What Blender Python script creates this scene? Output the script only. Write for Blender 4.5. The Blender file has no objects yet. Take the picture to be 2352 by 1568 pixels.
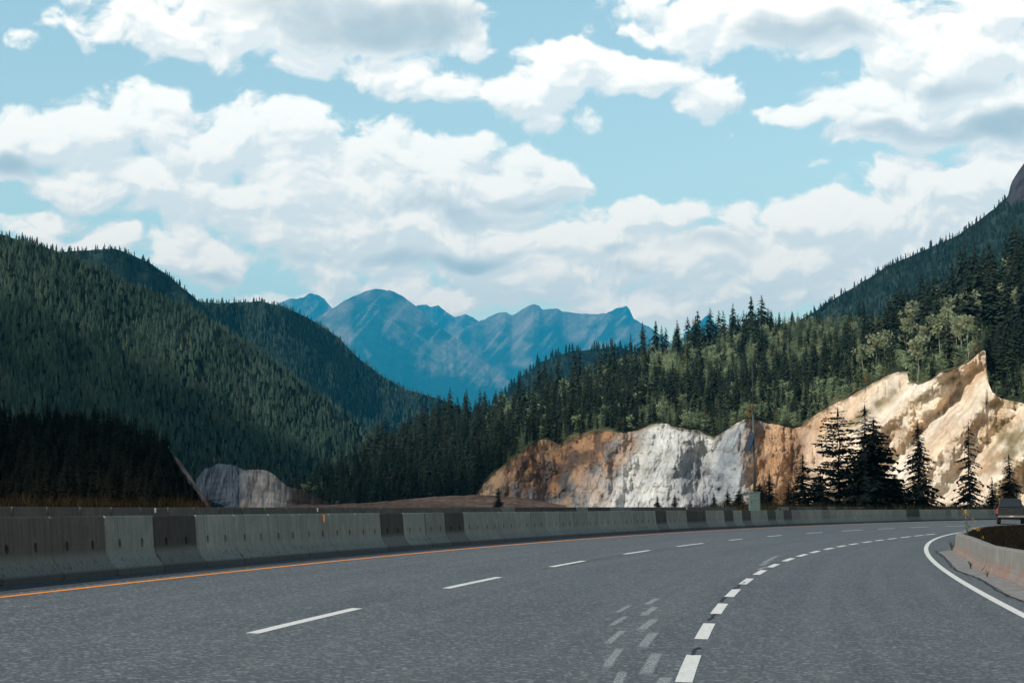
import bpy, bmesh, math, random
import numpy as np
from mathutils import Vector, Matrix

sc = bpy.context.scene
COL = sc.collection
R = math.radians

# ------------------------------------------------------------------ camera
W0, H0 = 2352.0, 1568.0                 # measuring grid of the photograph
FOC = W0 * 65 / 36
HOR = 1166.0                            # where the level horizon lies on that grid
PITCH = math.atan((HOR - H0 / 2) / FOC)
CAMH = 1.0
cd = bpy.data.cameras.new('camera')
cam = bpy.data.objects.new('camera', cd)
COL.objects.link(cam)
cd.lens, cd.sensor_width = 65, 36
cd.clip_start, cd.clip_end = 0.1, 60000
cam.location = (0, 0, CAMH)
cam.rotation_euler = (math.pi / 2 + PITCH, 0, 0)
sc.camera = cam
sc.view_settings.view_transform = 'Standard'
sc.view_settings.look = 'None'
sc.view_settings.exposure = 0.0
sc.view_settings.gamma = 1.0
sc.view_settings.use_curve_mapping = False
sc.cycles.max_bounces = 5
sc.cycles.diffuse_bounces = 2
sc.cycles.glossy_bounces = 2
sc.cycles.transparent_max_bounces = 12
sc.cycles.volume_bounces = 0

SUN_AZ, SUN_EL = R(-122), R(43)
sun_dir = Vector((math.sin(SUN_AZ) * math.cos(SUN_EL), math.cos(SUN_AZ) * math.cos(SUN_EL), math.sin(SUN_EL)))


def ray(X, Y):
    x = (X - W0 / 2) / FOC
    y = (H0 / 2 - Y) / FOC
    return np.array([x, math.cos(PITCH) - y * math.sin(PITCH), math.sin(PITCH) + y * math.cos(PITCH)])


def at(X, Y, d):
    r = ray(X, Y)
    return np.array([0, 0, CAMH]) + r * (d / r[1])


# ------------------------------------------------------------------ world
world = bpy.data.worlds.new('World')
sc.world = world
world.use_nodes = True


def cloud_group(blobs, nm, det=8.0, puff=True):
    g = bpy.data.node_groups.new(nm, 'ShaderNodeTree')
    g.interface.new_socket('Vector', in_out='INPUT', socket_type='NodeSocketVector')
    g.interface.new_socket('Density', in_out='OUTPUT', socket_type='NodeSocketFloat')
    N, L = g.nodes, g.links
    gi = N.new('NodeGroupInput')
    go = N.new('NodeGroupOutput')
    wn = N.new('ShaderNodeTexNoise')
    wn.noise_dimensions = '2D'
    wn.inputs['Scale'].default_value = 4.0
    wn.inputs['Detail'].default_value = min(4.0, det)
    L.new(gi.outputs[0], wn.inputs['Vector'])
    s1 = N.new('ShaderNodeVectorMath'); s1.operation = 'SUBTRACT'
    s1.inputs[1].default_value = (.5, .5, .5)
    L.new(wn.outputs['Color'], s1.inputs[0])
    s2 = N.new('ShaderNodeVectorMath'); s2.operation = 'MULTIPLY_ADD'
    s2.inputs[1].default_value = (.16, .11, 0)
    L.new(s1.outputs[0], s2.inputs[0]); L.new(gi.outputs[0], s2.inputs[2])
    prev = None
    for (X, Y, rx, ry, w) in blobs:
        r = ray(X, Y)
        az = math.atan2(r[0], r[1]) * FOC / 1000
        el = math.asin(r[2] / np.linalg.norm(r)) * FOC / 1000
        a = N.new('ShaderNodeVectorMath'); a.operation = 'SUBTRACT'
        a.inputs[1].default_value = (az, el, 0)
        L.new(s2.outputs[0], a.inputs[0])
        b = N.new('ShaderNodeVectorMath'); b.operation = 'MULTIPLY'
        b.inputs[1].default_value = (1000 / rx, 1000 / ry, 0)
        L.new(a.outputs[0], b.inputs[0])
        c = N.new('ShaderNodeVectorMath'); c.operation = 'DOT_PRODUCT'
        L.new(b.outputs[0], c.inputs[0]); L.new(b.outputs[0], c.inputs[1])
        d = N.new('ShaderNodeMath'); d.operation = 'MULTIPLY_ADD'
        d.inputs[1].default_value = -w * .5
        d.inputs[2].default_value = w
        L.new(c.outputs['Value'], d.inputs[0])
        if prev is None:
            prev = d.outputs[0]
        else:
            m = N.new('ShaderNodeMath'); m.operation = 'SMOOTH_MAX'
            m.inputs[2].default_value = .25
            L.new(prev, m.inputs[0]); L.new(d.outputs[0], m.inputs[1])
            prev = m.outputs[0]
    mx = N.new('ShaderNodeMath'); mx.operation = 'MAXIMUM'; mx.inputs[1].default_value = -.25
    L.new(prev, mx.inputs[0])
    st = N.new('ShaderNodeVectorMath'); st.operation = 'MULTIPLY'
    st.inputs[1].default_value = (1, 1.5, 1)
    L.new(s2.outputs[0], st.inputs[0])
    n1 = N.new('ShaderNodeTexNoise')
    n1.noise_dimensions = '2D'
    n1.inputs['Scale'].default_value = 5.0; n1.inputs['Detail'].default_value = det
    n1.inputs['Roughness'].default_value = .58
    L.new(st.outputs[0], n1.inputs['Vector'])
    v1 = N.new('ShaderNodeTexVoronoi'); v1.feature = 'F1'; v1.voronoi_dimensions = '2D'
    v1.inputs['Scale'].default_value = 9; v1.inputs['Detail'].default_value = 3.0 if puff else 0.0
    v1.inputs['Roughness'].default_value = .5
    L.new(st.outputs[0], v1.inputs['Vector'])
    a1 = N.new('ShaderNodeMath'); a1.operation = 'MULTIPLY_ADD'
    a1.inputs[1].default_value = 1.15
    L.new(n1.outputs['Fac'], a1.inputs[0]); L.new(mx.outputs[0], a1.inputs[2])
    a2 = N.new('ShaderNodeMath'); a2.operation = 'MULTIPLY_ADD'
    a2.inputs[1].default_value = -.40 if puff else -.34
    L.new(v1.outputs['Distance'], a2.inputs[0]); L.new(a1.outputs[0], a2.inputs[2])
    a3 = N.new('ShaderNodeMath'); a3.operation = 'ADD'; a3.inputs[1].default_value = -.40
    L.new(a2.outputs[0], a3.inputs[0])
    L.new(a3.outputs[0], go.inputs[0])
    return g


# clouds: X, Y, half width, half height (measuring grid), weight
CLOUDS = [
    (330, 20, 190, 75, .8), (560, 40, 260, 85, .9), (820, 20, 260, 95, 1.0), (480, 120, 110, 38, .5), (430, 70, 150, 60, .7),
    (65, 108, 55, 24, .36), (490, 160, 45, 10, .2),
    (720, 140, 140, 36, .6), (900, 140, 150, 60, .8), (1090, 95, 75, 55, .6), (1010, 190, 130, 50, .8), (1180, 215, 120, 60, .8),
    (1310, 150, 120, 60, .8), (1460, 180, 120, 50, .8), (1610, 225, 110, 55, .8), (1230, 275, 55, 30, .6), (1340, 272, 60, 26, .5),
    (1430, 285, 50, 10, .3), (1690, 312, 40, 14, .3),
    (1480, 25, 150, 60, .75), (1700, 45, 220, 75, .9), (1960, 40, 240, 80, .9), (2250, 30, 180, 60, .8), (2200, 140, 200, 90, 1.0),
    (2010, 215, 150, 60, .8), (1850, 265, 100, 30, .7), (2150, 260, 220, 75, 1.0), (2330, 250, 150, 80, .9), (1960, 310, 90, 36, .6), (2280, 330, 120, 30, .6),
    (180, 300, 120, 70, .9), (340, 285, 150, 75, .9), (460, 350, 160, 80, .9), (570, 310, 110, 80, .9), (690, 340, 120, 85, .9),
    (230, 420, 150, 60, .8), (420, 440, 200, 65, .9), (700, 460, 240, 110, 1.0), (900, 400, 150, 110, .9), (1060, 430, 150, 110, .95),
    (1180, 410, 130, 75, .8), (1270, 430, 70, 28, .4), (950, 540, 330, 75, 1.0), (820, 600, 200, 42, .8), (1100, 590, 220, 50, .8),
    (1480, 500, 130, 50, .8), (1330, 540, 200, 60, .9), (20, 330, 80, 70, .9), (50, 390, 70, 20, .6),
    (140, 500, 110, 30, .55), (30, 520, 100, 40, .7), (130, 560, 130, 30, .7), (270, 545, 75, 36, .75), (420, 545, 70, 40, .8),
    (520, 525, 60, 16, .4), (470, 610, 95, 50, .8), (580, 680, 110, 30, .6), (850, 650, 160, 40, .7), (1000, 690, 300, 40, .7),
    (1250, 640, 250, 60, .9), (1550, 600, 220, 70, .95), (1700, 520, 110, 45, .6), (1780, 600, 200, 70, .9), (1480, 690, 260, 60, .9),
    (1900, 510, 170, 60, .85), (2050, 420, 130, 50, .7), (2150, 480, 200, 90, .95), (2290, 400, 110, 60, .8), (1880, 380, 55, 14, .3),
    (1800, 660, 300, 60, .8), (2050, 560, 200, 60, .9),
    (-250, 350, 220, 90, .8), (-350, 120, 250, 80, .7), (2600, 150, 220, 110, .8), (2700, 380, 200, 90, .8),
]
# thick grey undersides
GREYS = [(860, 40, 230, 52, 1.0), (640, 20, 160, 36, .6), (980, 70, 70, 30, .6), (1880, 70, 150, 34, .75), (2270, 295, 130, 34, 1.0), (2210, 195, 80, 18, .5),
         (1000, 590, 190, 17, .8), (1000, 480, 110, 20, .4), (1220, 455, 60, 14, .5), (1450, 610, 80, 16, .4), (40, 365, 60, 26, .7), (470, 640, 60, 10, .5),
         (1700, 250, 60, 14, .35), (740, 600, 90, 12, .4), (1120, 500, 90, 16, .4), (1620, 560, 120, 16, .3), (1400, 575, 60, 12, .4), (2080, 305, 100, 20, .4)]


def build_world():
    N, L = world.node_tree.nodes, world.node_tree.links
    N.clear()
    out = N.new('ShaderNodeOutputWorld')
    bg = N.new('ShaderNodeBackground')
    bg.inputs['Strength'].default_value = 0.13
    L.new(bg.outputs[0], out.inputs[0])
    sky = N.new('ShaderNodeTexSky')
    sky.sky_type = 'NISHITA'
    sky.sun_disc = False
    sky.sun_elevation = SUN_EL
    sky.sun_rotation = SUN_AZ % (2 * math.pi)
    sky.altitude = 900
    sky.air_density = 1.0
    sky.dust_density = 0.6
    tint = N.new('ShaderNodeMix'); tint.data_type = 'RGBA'; tint.blend_type = 'MULTIPLY'
    tint.inputs[0].default_value = 1
    L.new(sky.outputs[0], tint.inputs[6])
    tint.inputs[7].default_value = SKY_TINT
    tc = N.new('ShaderNodeTexCoord')
    sp = N.new('ShaderNodeSeparateXYZ')
    L.new(tc.outputs['Generated'], sp.inputs[0])
    az = N.new('ShaderNodeMath'); az.operation = 'ARCTAN2'
    L.new(sp.outputs['X'], az.inputs[0]); L.new(sp.outputs['Y'], az.inputs[1])
    el = N.new('ShaderNodeMath'); el.operation = 'ARCSINE'
    L.new(sp.outputs['Z'], el.inputs[0])
    cb = N.new('ShaderNodeCombineXYZ')
    L.new(az.outputs[0], cb.inputs[0]); L.new(el.outputs[0], cb.inputs[1])
    sca = N.new('ShaderNodeVectorMath'); sca.operation = 'SCALE'
    sca.inputs['Scale'].default_value = FOC / 1000
    L.new(cb.outputs[0], sca.inputs[0])
    P = sca.outputs[0]
    gd = cloud_group(CLOUDS, 'cloud_density')
    gl = cloud_group(CLOUDS, 'cloud_body', 3.0, False)

    def dens(off, grp=None):
        n = N.new('ShaderNodeGroup'); n.node_tree = grp or gd
        if off:
            a = N.new('ShaderNodeVectorMath'); a.operation = 'ADD'
            a.inputs[1].default_value = off
            L.new(P, a.inputs[0]); L.new(a.outputs[0], n.inputs[0])
        else:
            L.new(P, n.inputs[0])
        return n.outputs[0]

    def math_(op, a, b=None, c=None):
        m = N.new('ShaderNodeMath'); m.operation = op
        for i, v in enumerate((a, b, c)):
            if v is None: continue
            if isinstance(v, (int, float)): m.inputs[i].default_value = v
            else: L.new(v, m.inputs[i])
        return m.outputs[0]

    def smooth(v, lo, hi, a=0., b=1.):
        m = N.new('ShaderNodeMapRange'); m.interpolation_type = 'SMOOTHSTEP'
        m.inputs[1].default_value = lo; m.inputs[2].default_value = hi
        m.inputs[3].default_value = a; m.inputs[4].default_value = b
        L.new(v, m.inputs[0])
        return m.outputs[0]
    zen = smooth(el.outputs[0], .33, .65)
    tz = N.new('ShaderNodeMix'); tz.data_type = 'RGBA'
    tz.inputs[6].default_value = SKY_TINT; tz.inputs[7].default_value = (.22, .30, .44, 1)
    L.new(zen, tz.inputs[0]); L.new(tz.outputs[2], tint.inputs[7])
    d0 = dens(None)
    d1 = dens((-.020, .045, 0), gl)
    alpha = smooth(d0, .12, .42)
    d2 = dens((-.007, .012, 0))
    rel = math_('MULTIPLY', math_('SUBTRACT', d0, d2), 1.5)
    dif = math_('SUBTRACT', d0, d1)
    light = smooth(dif, -.42, .16)
    gg = cloud_group(GREYS, 'cloud_grey', 2.0, False)
    gn = N.new('ShaderNodeGroup'); gn.node_tree = gg
    L.new(P, gn.inputs[0])
    grey = smooth(gn.outputs[0], .0, 1.05)
    thick = smooth(d0, .7, 1.6, 0, .12)
    lf = math_('SUBTRACT', light, thick)
    lf = math_('MAXIMUM', math_('ADD', lf, rel), 0.)
    lf = math_('MINIMUM', lf, 1.)
    c1 = N.new('ShaderNodeMix'); c1.data_type = 'RGBA'
    c1.inputs[6].default_value = (11.0, 10.2, 9.4, 1)
    c1.inputs[7].default_value = (15.4, 13.4, 11.5, 1)
    L.new(lf, c1.inputs[0])
    c2 = N.new('ShaderNodeMix'); c2.data_type = 'RGBA'
    c2.inputs[7].default_value = (5.6, 5.8, 5.8, 1)
    L.new(c1.outputs[2], c2.inputs[6])
    L.new(math_('MULTIPLY', grey, .9), c2.inputs[0])
    low = smooth(el.outputs[0], .02, .22, 1., 0.)
    c3 = N.new('ShaderNodeMix'); c3.data_type = 'RGBA'; c3.blend_type = 'MULTIPLY'
    L.new(low, c3.inputs[0]); L.new(c2.outputs[2], c3.inputs[6]); c3.inputs[7].default_value = (1.68, 1.36, 1.09, 1)
    mixc = N.new('ShaderNodeMix'); mixc.data_type = 'RGBA'
    L.new(alpha, mixc.inputs[0])
    s3 = N.new('ShaderNodeMix'); s3.data_type = 'RGBA'; s3.blend_type = 'MULTIPLY'
    L.new(smooth(el.outputs[0], .04, .30, 1., 0.), s3.inputs[0]); L.new(tint.outputs[2], s3.inputs[6]); s3.inputs[7].default_value = (1.25, 1.12, 1.02, 1)
    L.new(s3.outputs[2], mixc.inputs[6]); L.new(c3.outputs[2], mixc.inputs[7])
    L.new(mixc.outputs[2], bg.inputs['Color'])
    world.cycles.sampling_method = 'NONE'


SKY_TINT = (2.6, 2.2, 1.55, 1)
build_world()

sl = bpy.data.lights.new('sun', 'SUN')
sl.energy = 5.0
sl.angle = R(0.5)
sl.color = (1.0, .93, .83)
so = bpy.data.objects.new('sun', sl)
COL.objects.link(so)
so.rotation_euler = sun_dir.to_track_quat('Z', 'Y').to_euler()
so.location = (-60, 20, 60)

# ------------------------------------------------------------------ helpers
rng = np.random.default_rng(7)
ORD = ['zeroth', 'first', 'second', 'third', 'fourth', 'fifth', 'sixth', 'seventh', 'eighth', 'ninth', 'tenth', 'eleventh', 'twelfth', 'thirteenth',
       'fourteenth', 'fifteenth', 'sixteenth', 'seventeenth', 'eighteenth', 'nineteenth']
TENS = {2: 'twent', 3: 'thirt', 4: 'fort', 5: 'fift', 6: 'sixt', 7: 'sevent', 8: 'eight', 9: 'ninet'}


def ordinal(n):
    if n < 20: return ORD[n]
    if n >= 100: return 'hundred-and-' + ordinal(n - 100) if n > 100 else 'hundredth'
    t, u = divmod(n, 10)
    return TENS[t] + ('ieth' if u == 0 else 'y-' + ORD[u])


def hash2(ix, iy, seed):
    n = (ix.astype(np.int64) * 374761393 + iy.astype(np.int64) * 668265263 + seed * 974634777) & 0x7fffffff
    n = ((n ^ (n >> 13)) * 1274126177) & 0x7fffffff
    n = (n ^ (n >> 16)) & 0xffff
    return n / 65535.0


def vnoise(x, y, seed=0):
    x = np.asarray(x, float); y = np.asarray(y, float)
    ix = np.floor(x); iy = np.floor(y)
    fx = x - ix; fy = y - iy
    fx = fx * fx * fx * (fx * (fx * 6 - 15) + 10); fy = fy * fy * fy * (fy * (fy * 6 - 15) + 10)
    a = hash2(ix, iy, seed); b = hash2(ix + 1, iy, seed); c = hash2(ix, iy + 1, seed); d = hash2(ix + 1, iy + 1, seed)
    return (a * (1 - fx) + b * fx) * (1 - fy) + (c * (1 - fx) + d * fx) * fy


def fbm(x, y, seed=0, oct=5, gain=.5, ridged=False):
    x = np.asarray(x, float); y = np.asarray(y, float)
    t = 0; a = 1; s = 0
    for o in range(oct):
        n = vnoise(x * 2 ** o + 17.3 * o, y * 2 ** o - 9.1 * o, seed + o)
        if ridged: n = 1 - abs(2 * n - 1)
        t = t + n * a; s += a; a *= gain
    return t / s


def mesh_np(name, V, F, mats, cols=None, smooth=False, uv=None, midx=None):
    V = np.asarray(V, np.float32); F = np.asarray(F, np.int32)
    k = F.shape[1]
    me = bpy.data.meshes.new(name)
    me.vertices.add(len(V)); me.vertices.foreach_set('co', V.ravel())
    me.loops.add(F.size); me.loops.foreach_set('vertex_index', F.ravel())
    me.polygons.add(len(F)); me.polygons.foreach_set('loop_start', np.arange(0, F.size, k, dtype=np.int32))
    try: me.polygons.foreach_set('loop_total', np.full(len(F), k, np.int32))
    except Exception: pass
    if midx is not None: me.polygons.foreach_set('material_index', np.asarray(midx, np.int32))
    me.update(calc_edges=True)
    me.polygons.foreach_set('use_smooth', np.full(len(F), bool(smooth)))
    if cols is not None:
        ca = me.color_attributes.new('tint', 'FLOAT_COLOR', 'POINT')
        c4 = np.ones((len(V), 4), np.float32); c4[:, :3] = cols
        ca.data.foreach_set('color', c4.ravel())
    if uv is not None:
        ul = me.uv_layers.new(name='uv')
        ul.data.foreach_set('uv', np.asarray(uv, np.float32)[F.ravel()].ravel())
    for m in (mats if isinstance(mats, (list, tuple)) else [mats]): me.materials.append(m)
    return me


def link(name, data, parent=None, loc=(0, 0, 0), rz=0, sca=1):
    o = bpy.data.objects.new(name, data)
    COL.objects.link(o)
    if parent: o.parent = parent
    o.location = loc; o.rotation_euler = (0, 0, rz)
    o.scale = (sca, sca, sca) if np.isscalar(sca) else sca
    return o


def tag(o, label=None, cat=None, group=None, kind=None):
    if label: o['label'] = label
    if cat: o['category'] = cat
    if group: o['group'] = group
    if kind: o['kind'] = kind
    return o


class MB:
    """collects shapes; build() links them as one mesh object"""
    def __init__(self): self.v = []; self.f = []
    def quad(self, a, b, c, d):
        n = len(self.v); self.v += [tuple(a), tuple(b), tuple(c), tuple(d)]; self.f.append((n, n + 1, n + 2, n + 3))
    def box(self, x0, x1, y0, y1, z0, z1, rot=None, bev=0):
        n = len(self.v)
        P = [(x, y, z) for z in (z0, z1) for x, y in ((x0, y0), (x1, y0), (x1, y1), (x0, y1))]
        if rot is not None: P = [tuple(rot @ Vector(p)) for p in P]
        self.v += P
        self.f += [tuple(n + i for i in q) for q in ((3, 2, 1, 0), (4, 5, 6, 7), (0, 1, 5, 4), (1, 2, 6, 5), (2, 3, 7, 6), (3, 0, 4, 7))]
    def tube(self, pts, rad, n=8, cap=True):
        pts = [Vector(p) for p in pts]
        if np.isscalar(rad): rad = [rad] * len(pts)
        b = len(self.v)
        for i, p in enumerate(pts):
            t = (pts[min(i + 1, len(pts) - 1)] - pts[max(i - 1, 0)]).normalized()
            u = t.cross(Vector((0, 0, 1)) if abs(t.z) < .9 else Vector((1, 0, 0))).normalized(); w = t.cross(u)
            for k in range(n):
                a = 2 * math.pi * k / n
                self.v.append(tuple(p + rad[i] * (u * math.cos(a) + w * math.sin(a))))
        for i in range(len(pts) - 1):
            for k in range(n):
                self.f.append((b + i * n + k, b + i * n + (k + 1) % n, b + (i + 1) * n + (k + 1) % n, b + (i + 1) * n + k))
        if cap:
            self.f.append(tuple(b + k for k in range(n - 1, -1, -1)))
            self.f.append(tuple(b + (len(pts) - 1) * n + k for k in range(n)))
    def prism(self, prof, x0, x1, axis='x'):
        """extrude a closed (y,z) profile along x"""
        n = len(self.v); k = len(prof)
        for x in (x0, x1):
            self.v += [(x, p[0], p[1]) if axis == 'x' else (p[0], x, p[1]) for p in prof]
        self.f.append(tuple(n + i for i in range(k))[::-1]); self.f.append(tuple(n + k + i for i in range(k)))
        for i in range(k):
            j = (i + 1) % k
            self.f.append((n + i, n + j, n + k + j, n + k + i))
    def mesh(self, name, mat, smooth=False, bevel=0):
        me = bpy.data.meshes.new(name)
        me.from_pydata(self.v, [], self.f)
        bm = bmesh.new(); bm.from_mesh(me)
        bmesh.ops.recalc_face_normals(bm, faces=bm.faces)
        if bevel:
            bmesh.ops.bevel(bm, geom=[e for e in bm.edges if e.is_manifold and e.calc_face_angle(0) > .5], offset=bevel, segments=2, affect='EDGES', clamp_overlap=True)
        bm.to_mesh(me); bm.free()
        for p in me.polygons: p.use_smooth = smooth
        me.materials.append(mat)
        return me
    def build(self, name, mat, parent=None, loc=(0, 0, 0), rz=0, smooth=False, bevel=0):
        return link(name, self.mesh(name, mat, smooth, bevel), parent, loc, rz)


# ------------------------------------------------------------------ materials
class MT:
    def __init__(self, name, rough=.9, spec=.2):
        self.m = bpy.data.materials.new(name); self.m.use_nodes = True
        self.N, self.L = self.m.node_tree.nodes, self.m.node_tree.links
        self.b = self.N['Principled BSDF']
        self.b.inputs['Roughness'].default_value = rough
        self.b.inputs['Specular IOR Level'].default_value = spec
    def n(self, t, **kw):
        x = self.N.new(t)
        for k, v in kw.items(): setattr(x, k, v)
        return x
    def put(self, node, **kw):
        for k, v in kw.items():
            s = node.inputs[k.replace('_', ' ')]
            if hasattr(v, 'is_linked'): self.L.new(v, s)
            else: s.default_value = v
        return node
    def coord(self, kind='Object', scale=(1, 1, 1)):
        tc = self.n('ShaderNodeTexCoord'); mp = self.n('ShaderNodeMapping')
        mp.inputs['Scale'].default_value = scale
        self.L.new(tc.outputs[kind], mp.inputs[0])
        return mp.outputs[0]
    def pos(self, scale=(1, 1, 1)):
        g = self.n('ShaderNodeNewGeometry'); mp = self.n('ShaderNodeMapping')
        mp.inputs['Scale'].default_value = scale
        self.L.new(g.outputs['Position'], mp.inputs[0])
        return mp.outputs[0]
    def noise(self, vec, scale, detail=4, rough=.55):
        x = self.n('ShaderNodeTexNoise')
        self.L.new(vec, x.inputs['Vector'])
        x.inputs['Scale'].default_value = scale; x.inputs['Detail'].default_value = detail; x.inputs['Roughness'].default_value = rough
        return x.outputs['Fac']
    def ramp(self, v, lo, hi, a=0., b=1.):
        x = self.n('ShaderNodeMapRange'); x.interpolation_type = 'SMOOTHSTEP'
        x.inputs[1].default_value = lo; x.inputs[2].default_value = hi; x.inputs[3].default_value = a; x.inputs[4].default_value = b
        self.L.new(v, x.inputs[0]); return x.outputs[0]
    def mix(self, f, a, b, mode='MIX'):
        x = self.n('ShaderNodeMix'); x.data_type = 'RGBA'; x.blend_type = mode
        for s, v in ((0, f), (6, a), (7, b)):
            if hasattr(v, 'is_linked'): self.L.new(v, x.inputs[s])
            elif isinstance(v, (int, float)): x.inputs[s].default_value = v
            else: x.inputs[s].default_value = (*v, 1) if len(v) == 3 else v
        return x.outputs[2]
    def math(self, op, a, b=None):
        x = self.n('ShaderNodeMath'); x.operation = op
        for i, v in enumerate((a, b)):
            if v is None: continue
            if hasattr(v, 'is_linked'): self.L.new(v, x.inputs[i])
            else: x.inputs[i].default_value = v
        return x.outputs[0]
    def attr(self, name='tint'):
        x = self.n('ShaderNodeAttribute'); x.attribute_name = name; return x.outputs['Color']
    def bump(self, h, strength=.5, dist=.1):
        x = self.n('ShaderNodeBump'); x.inputs['Strength'].default_value = strength; x.inputs['Distance'].default_value = dist
        self.L.new(h, x.inputs['Height']); self.L.new(x.outputs[0], self.b.inputs['Normal'])
    def color(self, c):
        if hasattr(c, 'is_linked'): self.L.new(c, self.b.inputs['Base Color'])
        else: self.b.inputs['Base Color'].default_value = (*c, 1)
        return self.m


def simple(name, c, rough=.7, spec=.3, metal=0, var=.25, scale=8):
    t = MT(name, rough, spec)
    t.b.inputs['Metallic'].default_value = metal
    n = t.noise(t.coord(), scale, 4)
    f = t.ramp(n, .25, .75)
    return t.color(t.mix(f, tuple(x * (1 - var) for x in c), tuple(min(1, x * (1 + var)) for x in c)))


def m_asphalt():
    t = MT('asphalt', .85, .25)
    p = t.pos()
    uv = t.n('ShaderNodeUVMap').outputs[0]
    big = t.noise(p, .25, 4); mid = t.noise(p, 1.7, 5); fine = t.noise(p, 38, 3, .7)
    sp = t.n('ShaderNodeTexVoronoi'); sp.inputs['Scale'].default_value = 30
    t.L.new(p, sp.inputs['Vector'])
    mp = t.n('ShaderNodeMapping'); mp.inputs['Scale'].default_value = (2.2, .035, 1); t.L.new(uv, mp.inputs[0])
    stripe = t.noise(mp.outputs[0], 1.0, 3, .5)
    c = t.mix(t.ramp(big, .3, .7), (.060, .073, .080), (.074, .087, .093))
    c = t.mix(t.ramp(stripe, .35, .7), c, (.085, .096, .101))
    c = t.mix(t.math('MULTIPLY', t.ramp(mid, .55, .8), .35), c, (.08, .08, .084))
    f = t.ramp(fine, .32, .70)
    c = t.mix(f, t.mix(1, c, (.42, .43, .45), 'MULTIPLY'), t.mix(1, c, (1.55, 1.55, 1.55), 'MULTIPLY'))
    g = t.n('ShaderNodeSeparateColor'); t.L.new(sp.outputs['Color'], g.inputs[0])
    light = t.ramp(g.outputs[0], .86, .9)
    c = t.mix(t.math('MULTIPLY', light, .55), c, (.27, .28, .29))
    t.bump(fine, .5, .01)
    return t.color(c)


def m_paint(name, c, worn=.5, ghost=False):
    t = MT(name, .65, .3)
    p = t.pos()
    n = t.noise(p, 30, 4, .7); n2 = t.noise(p, 3, 4)
    f = t.ramp(n, .25, .75)
    col = t.mix(f, tuple(x * .72 for x in c), tuple(min(1, x * 1.12) for x in c))
    col = t.mix(t.math('MULTIPLY', t.ramp(n2, .5, .8), worn), col, tuple(x * .5 for x in c))
    t.color(col)
    if ghost:
        tr = t.n('ShaderNodeBsdfTransparent'); ms = t.n('ShaderNodeMixShader')
        uv = t.n('ShaderNodeUVMap').outputs[0]
        s = t.n('ShaderNodeSeparateXYZ'); t.L.new(uv, s.inputs[0])
        ex = t.math('MULTIPLY', t.math('MULTIPLY', s.outputs[0], t.math('SUBTRACT', 1.0, s.outputs[0])), 4.0)
        ey = t.math('MULTIPLY', t.math('MULTIPLY', s.outputs[1], t.math('SUBTRACT', 1.0, s.outputs[1])), 4.0)
        e = t.math('MULTIPLY', t.ramp(ex, .0, .8), t.ramp(ey, .0, .6))
        a = t.math('MULTIPLY', t.ramp(t.noise(p, 55, 4, .75), .34, .66), e)
        a = t.math('MULTIPLY', a, .85)
        t.L.new(a, ms.inputs[0]); t.L.new(tr.outputs[0], ms.inputs[1]); t.L.new(t.b.outputs[0], ms.inputs[2])
        t.L.new(ms.outputs[0], t.N['Material Output'].inputs[0])
    return t.m


def m_concrete(name='barrier_concrete', red=False):
    t = MT(name, .9, .2)
    oi = t.n('ShaderNodeObjectInfo')
    tc = t.n('ShaderNodeTexCoord')
    add = t.n('ShaderNodeVectorMath'); add.operation = 'MULTIPLY_ADD'
    cmb = t.n('ShaderNodeCombineXYZ'); t.L.new(oi.outputs['Random'], cmb.inputs[0]); t.L.new(oi.outputs['Random'], cmb.inputs[1])
    add.inputs[1].default_value = (37, 53, 11)
    t.L.new(cmb.outputs[0], add.inputs[0]); t.L.new(tc.outputs['Object'], add.inputs[2])
    P = add.outputs[0]
    def mp(s):
        m = t.n('ShaderNodeMapping'); m.inputs['Scale'].default_value = s; t.L.new(P, m.inputs[0]); return m.outputs[0]
    streak = t.noise(mp((1, 22, .5)), 1.6, 4, .6)
    blot = t.noise(mp((1, 1, 1)), 2.2, 6, .65)
    fine = t.noise(mp((1, 1, 1)), 40, 3, .6)
    sz = t.n('ShaderNodeSeparateXYZ'); t.L.new(tc.outputs['Object'], sz.inputs[0])
    z = sz.outputs['Z']
    base = oi.outputs['Color']
    c = t.mix(t.ramp(streak, .35, .7), base, t.mix(1, base, (.60, .59, .57), 'MULTIPLY'))
    c = t.mix(t.math('MULTIPLY', t.ramp(blot, .45, .7), .5), c, t.mix(1, base, (1.3, 1.32, 1.3), 'MULTIPLY'))
    low = t.math('MULTIPLY', t.ramp(t.math('ADD', z, t.math('MULTIPLY', t.math('SUBTRACT', blot, .5), .12)), .42, .25), .55)
    if red: low = t.math('MULTIPLY', low, t.ramp(t.noise(mp((1, 1, 1)), 1.1, 5, .6), .42, .62, .1, 1.5))
    c = t.mix(low, c, (.20, .212, .204) if not red else (.21, .115, .085))
    # kerb foot: its shading painted dark into the concrete colour
    c = t.mix(t.math('MULTIPLY', t.ramp(z, .12, .07), .8), c, (.035, .035, .037))
    # black scuffs on the slope
    sc_ = t.noise(mp((1, 9, 3.5)), 3.0, 4, .7)
    band = t.math('MULTIPLY', t.ramp(z, .34, .2), t.ramp(z, .06, .12))
    sm = t.math('MULTIPLY', t.ramp(sc_, .55, .61), band)
    c = t.mix(t.math('MULTIPLY', sm, .8), c, (.02, .02, .022))
    c = t.mix(t.ramp(fine, .3, .7), t.mix(1, c, (.86, .86, .86), 'MULTIPLY'), t.mix(1, c, (1.1, 1.1, 1.1), 'MULTIPLY'))
    t.bump(t.math('ADD', fine, t.math('MULTIPLY', blot, 1.5)), .35, .02)
    return t.color(c)


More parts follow.
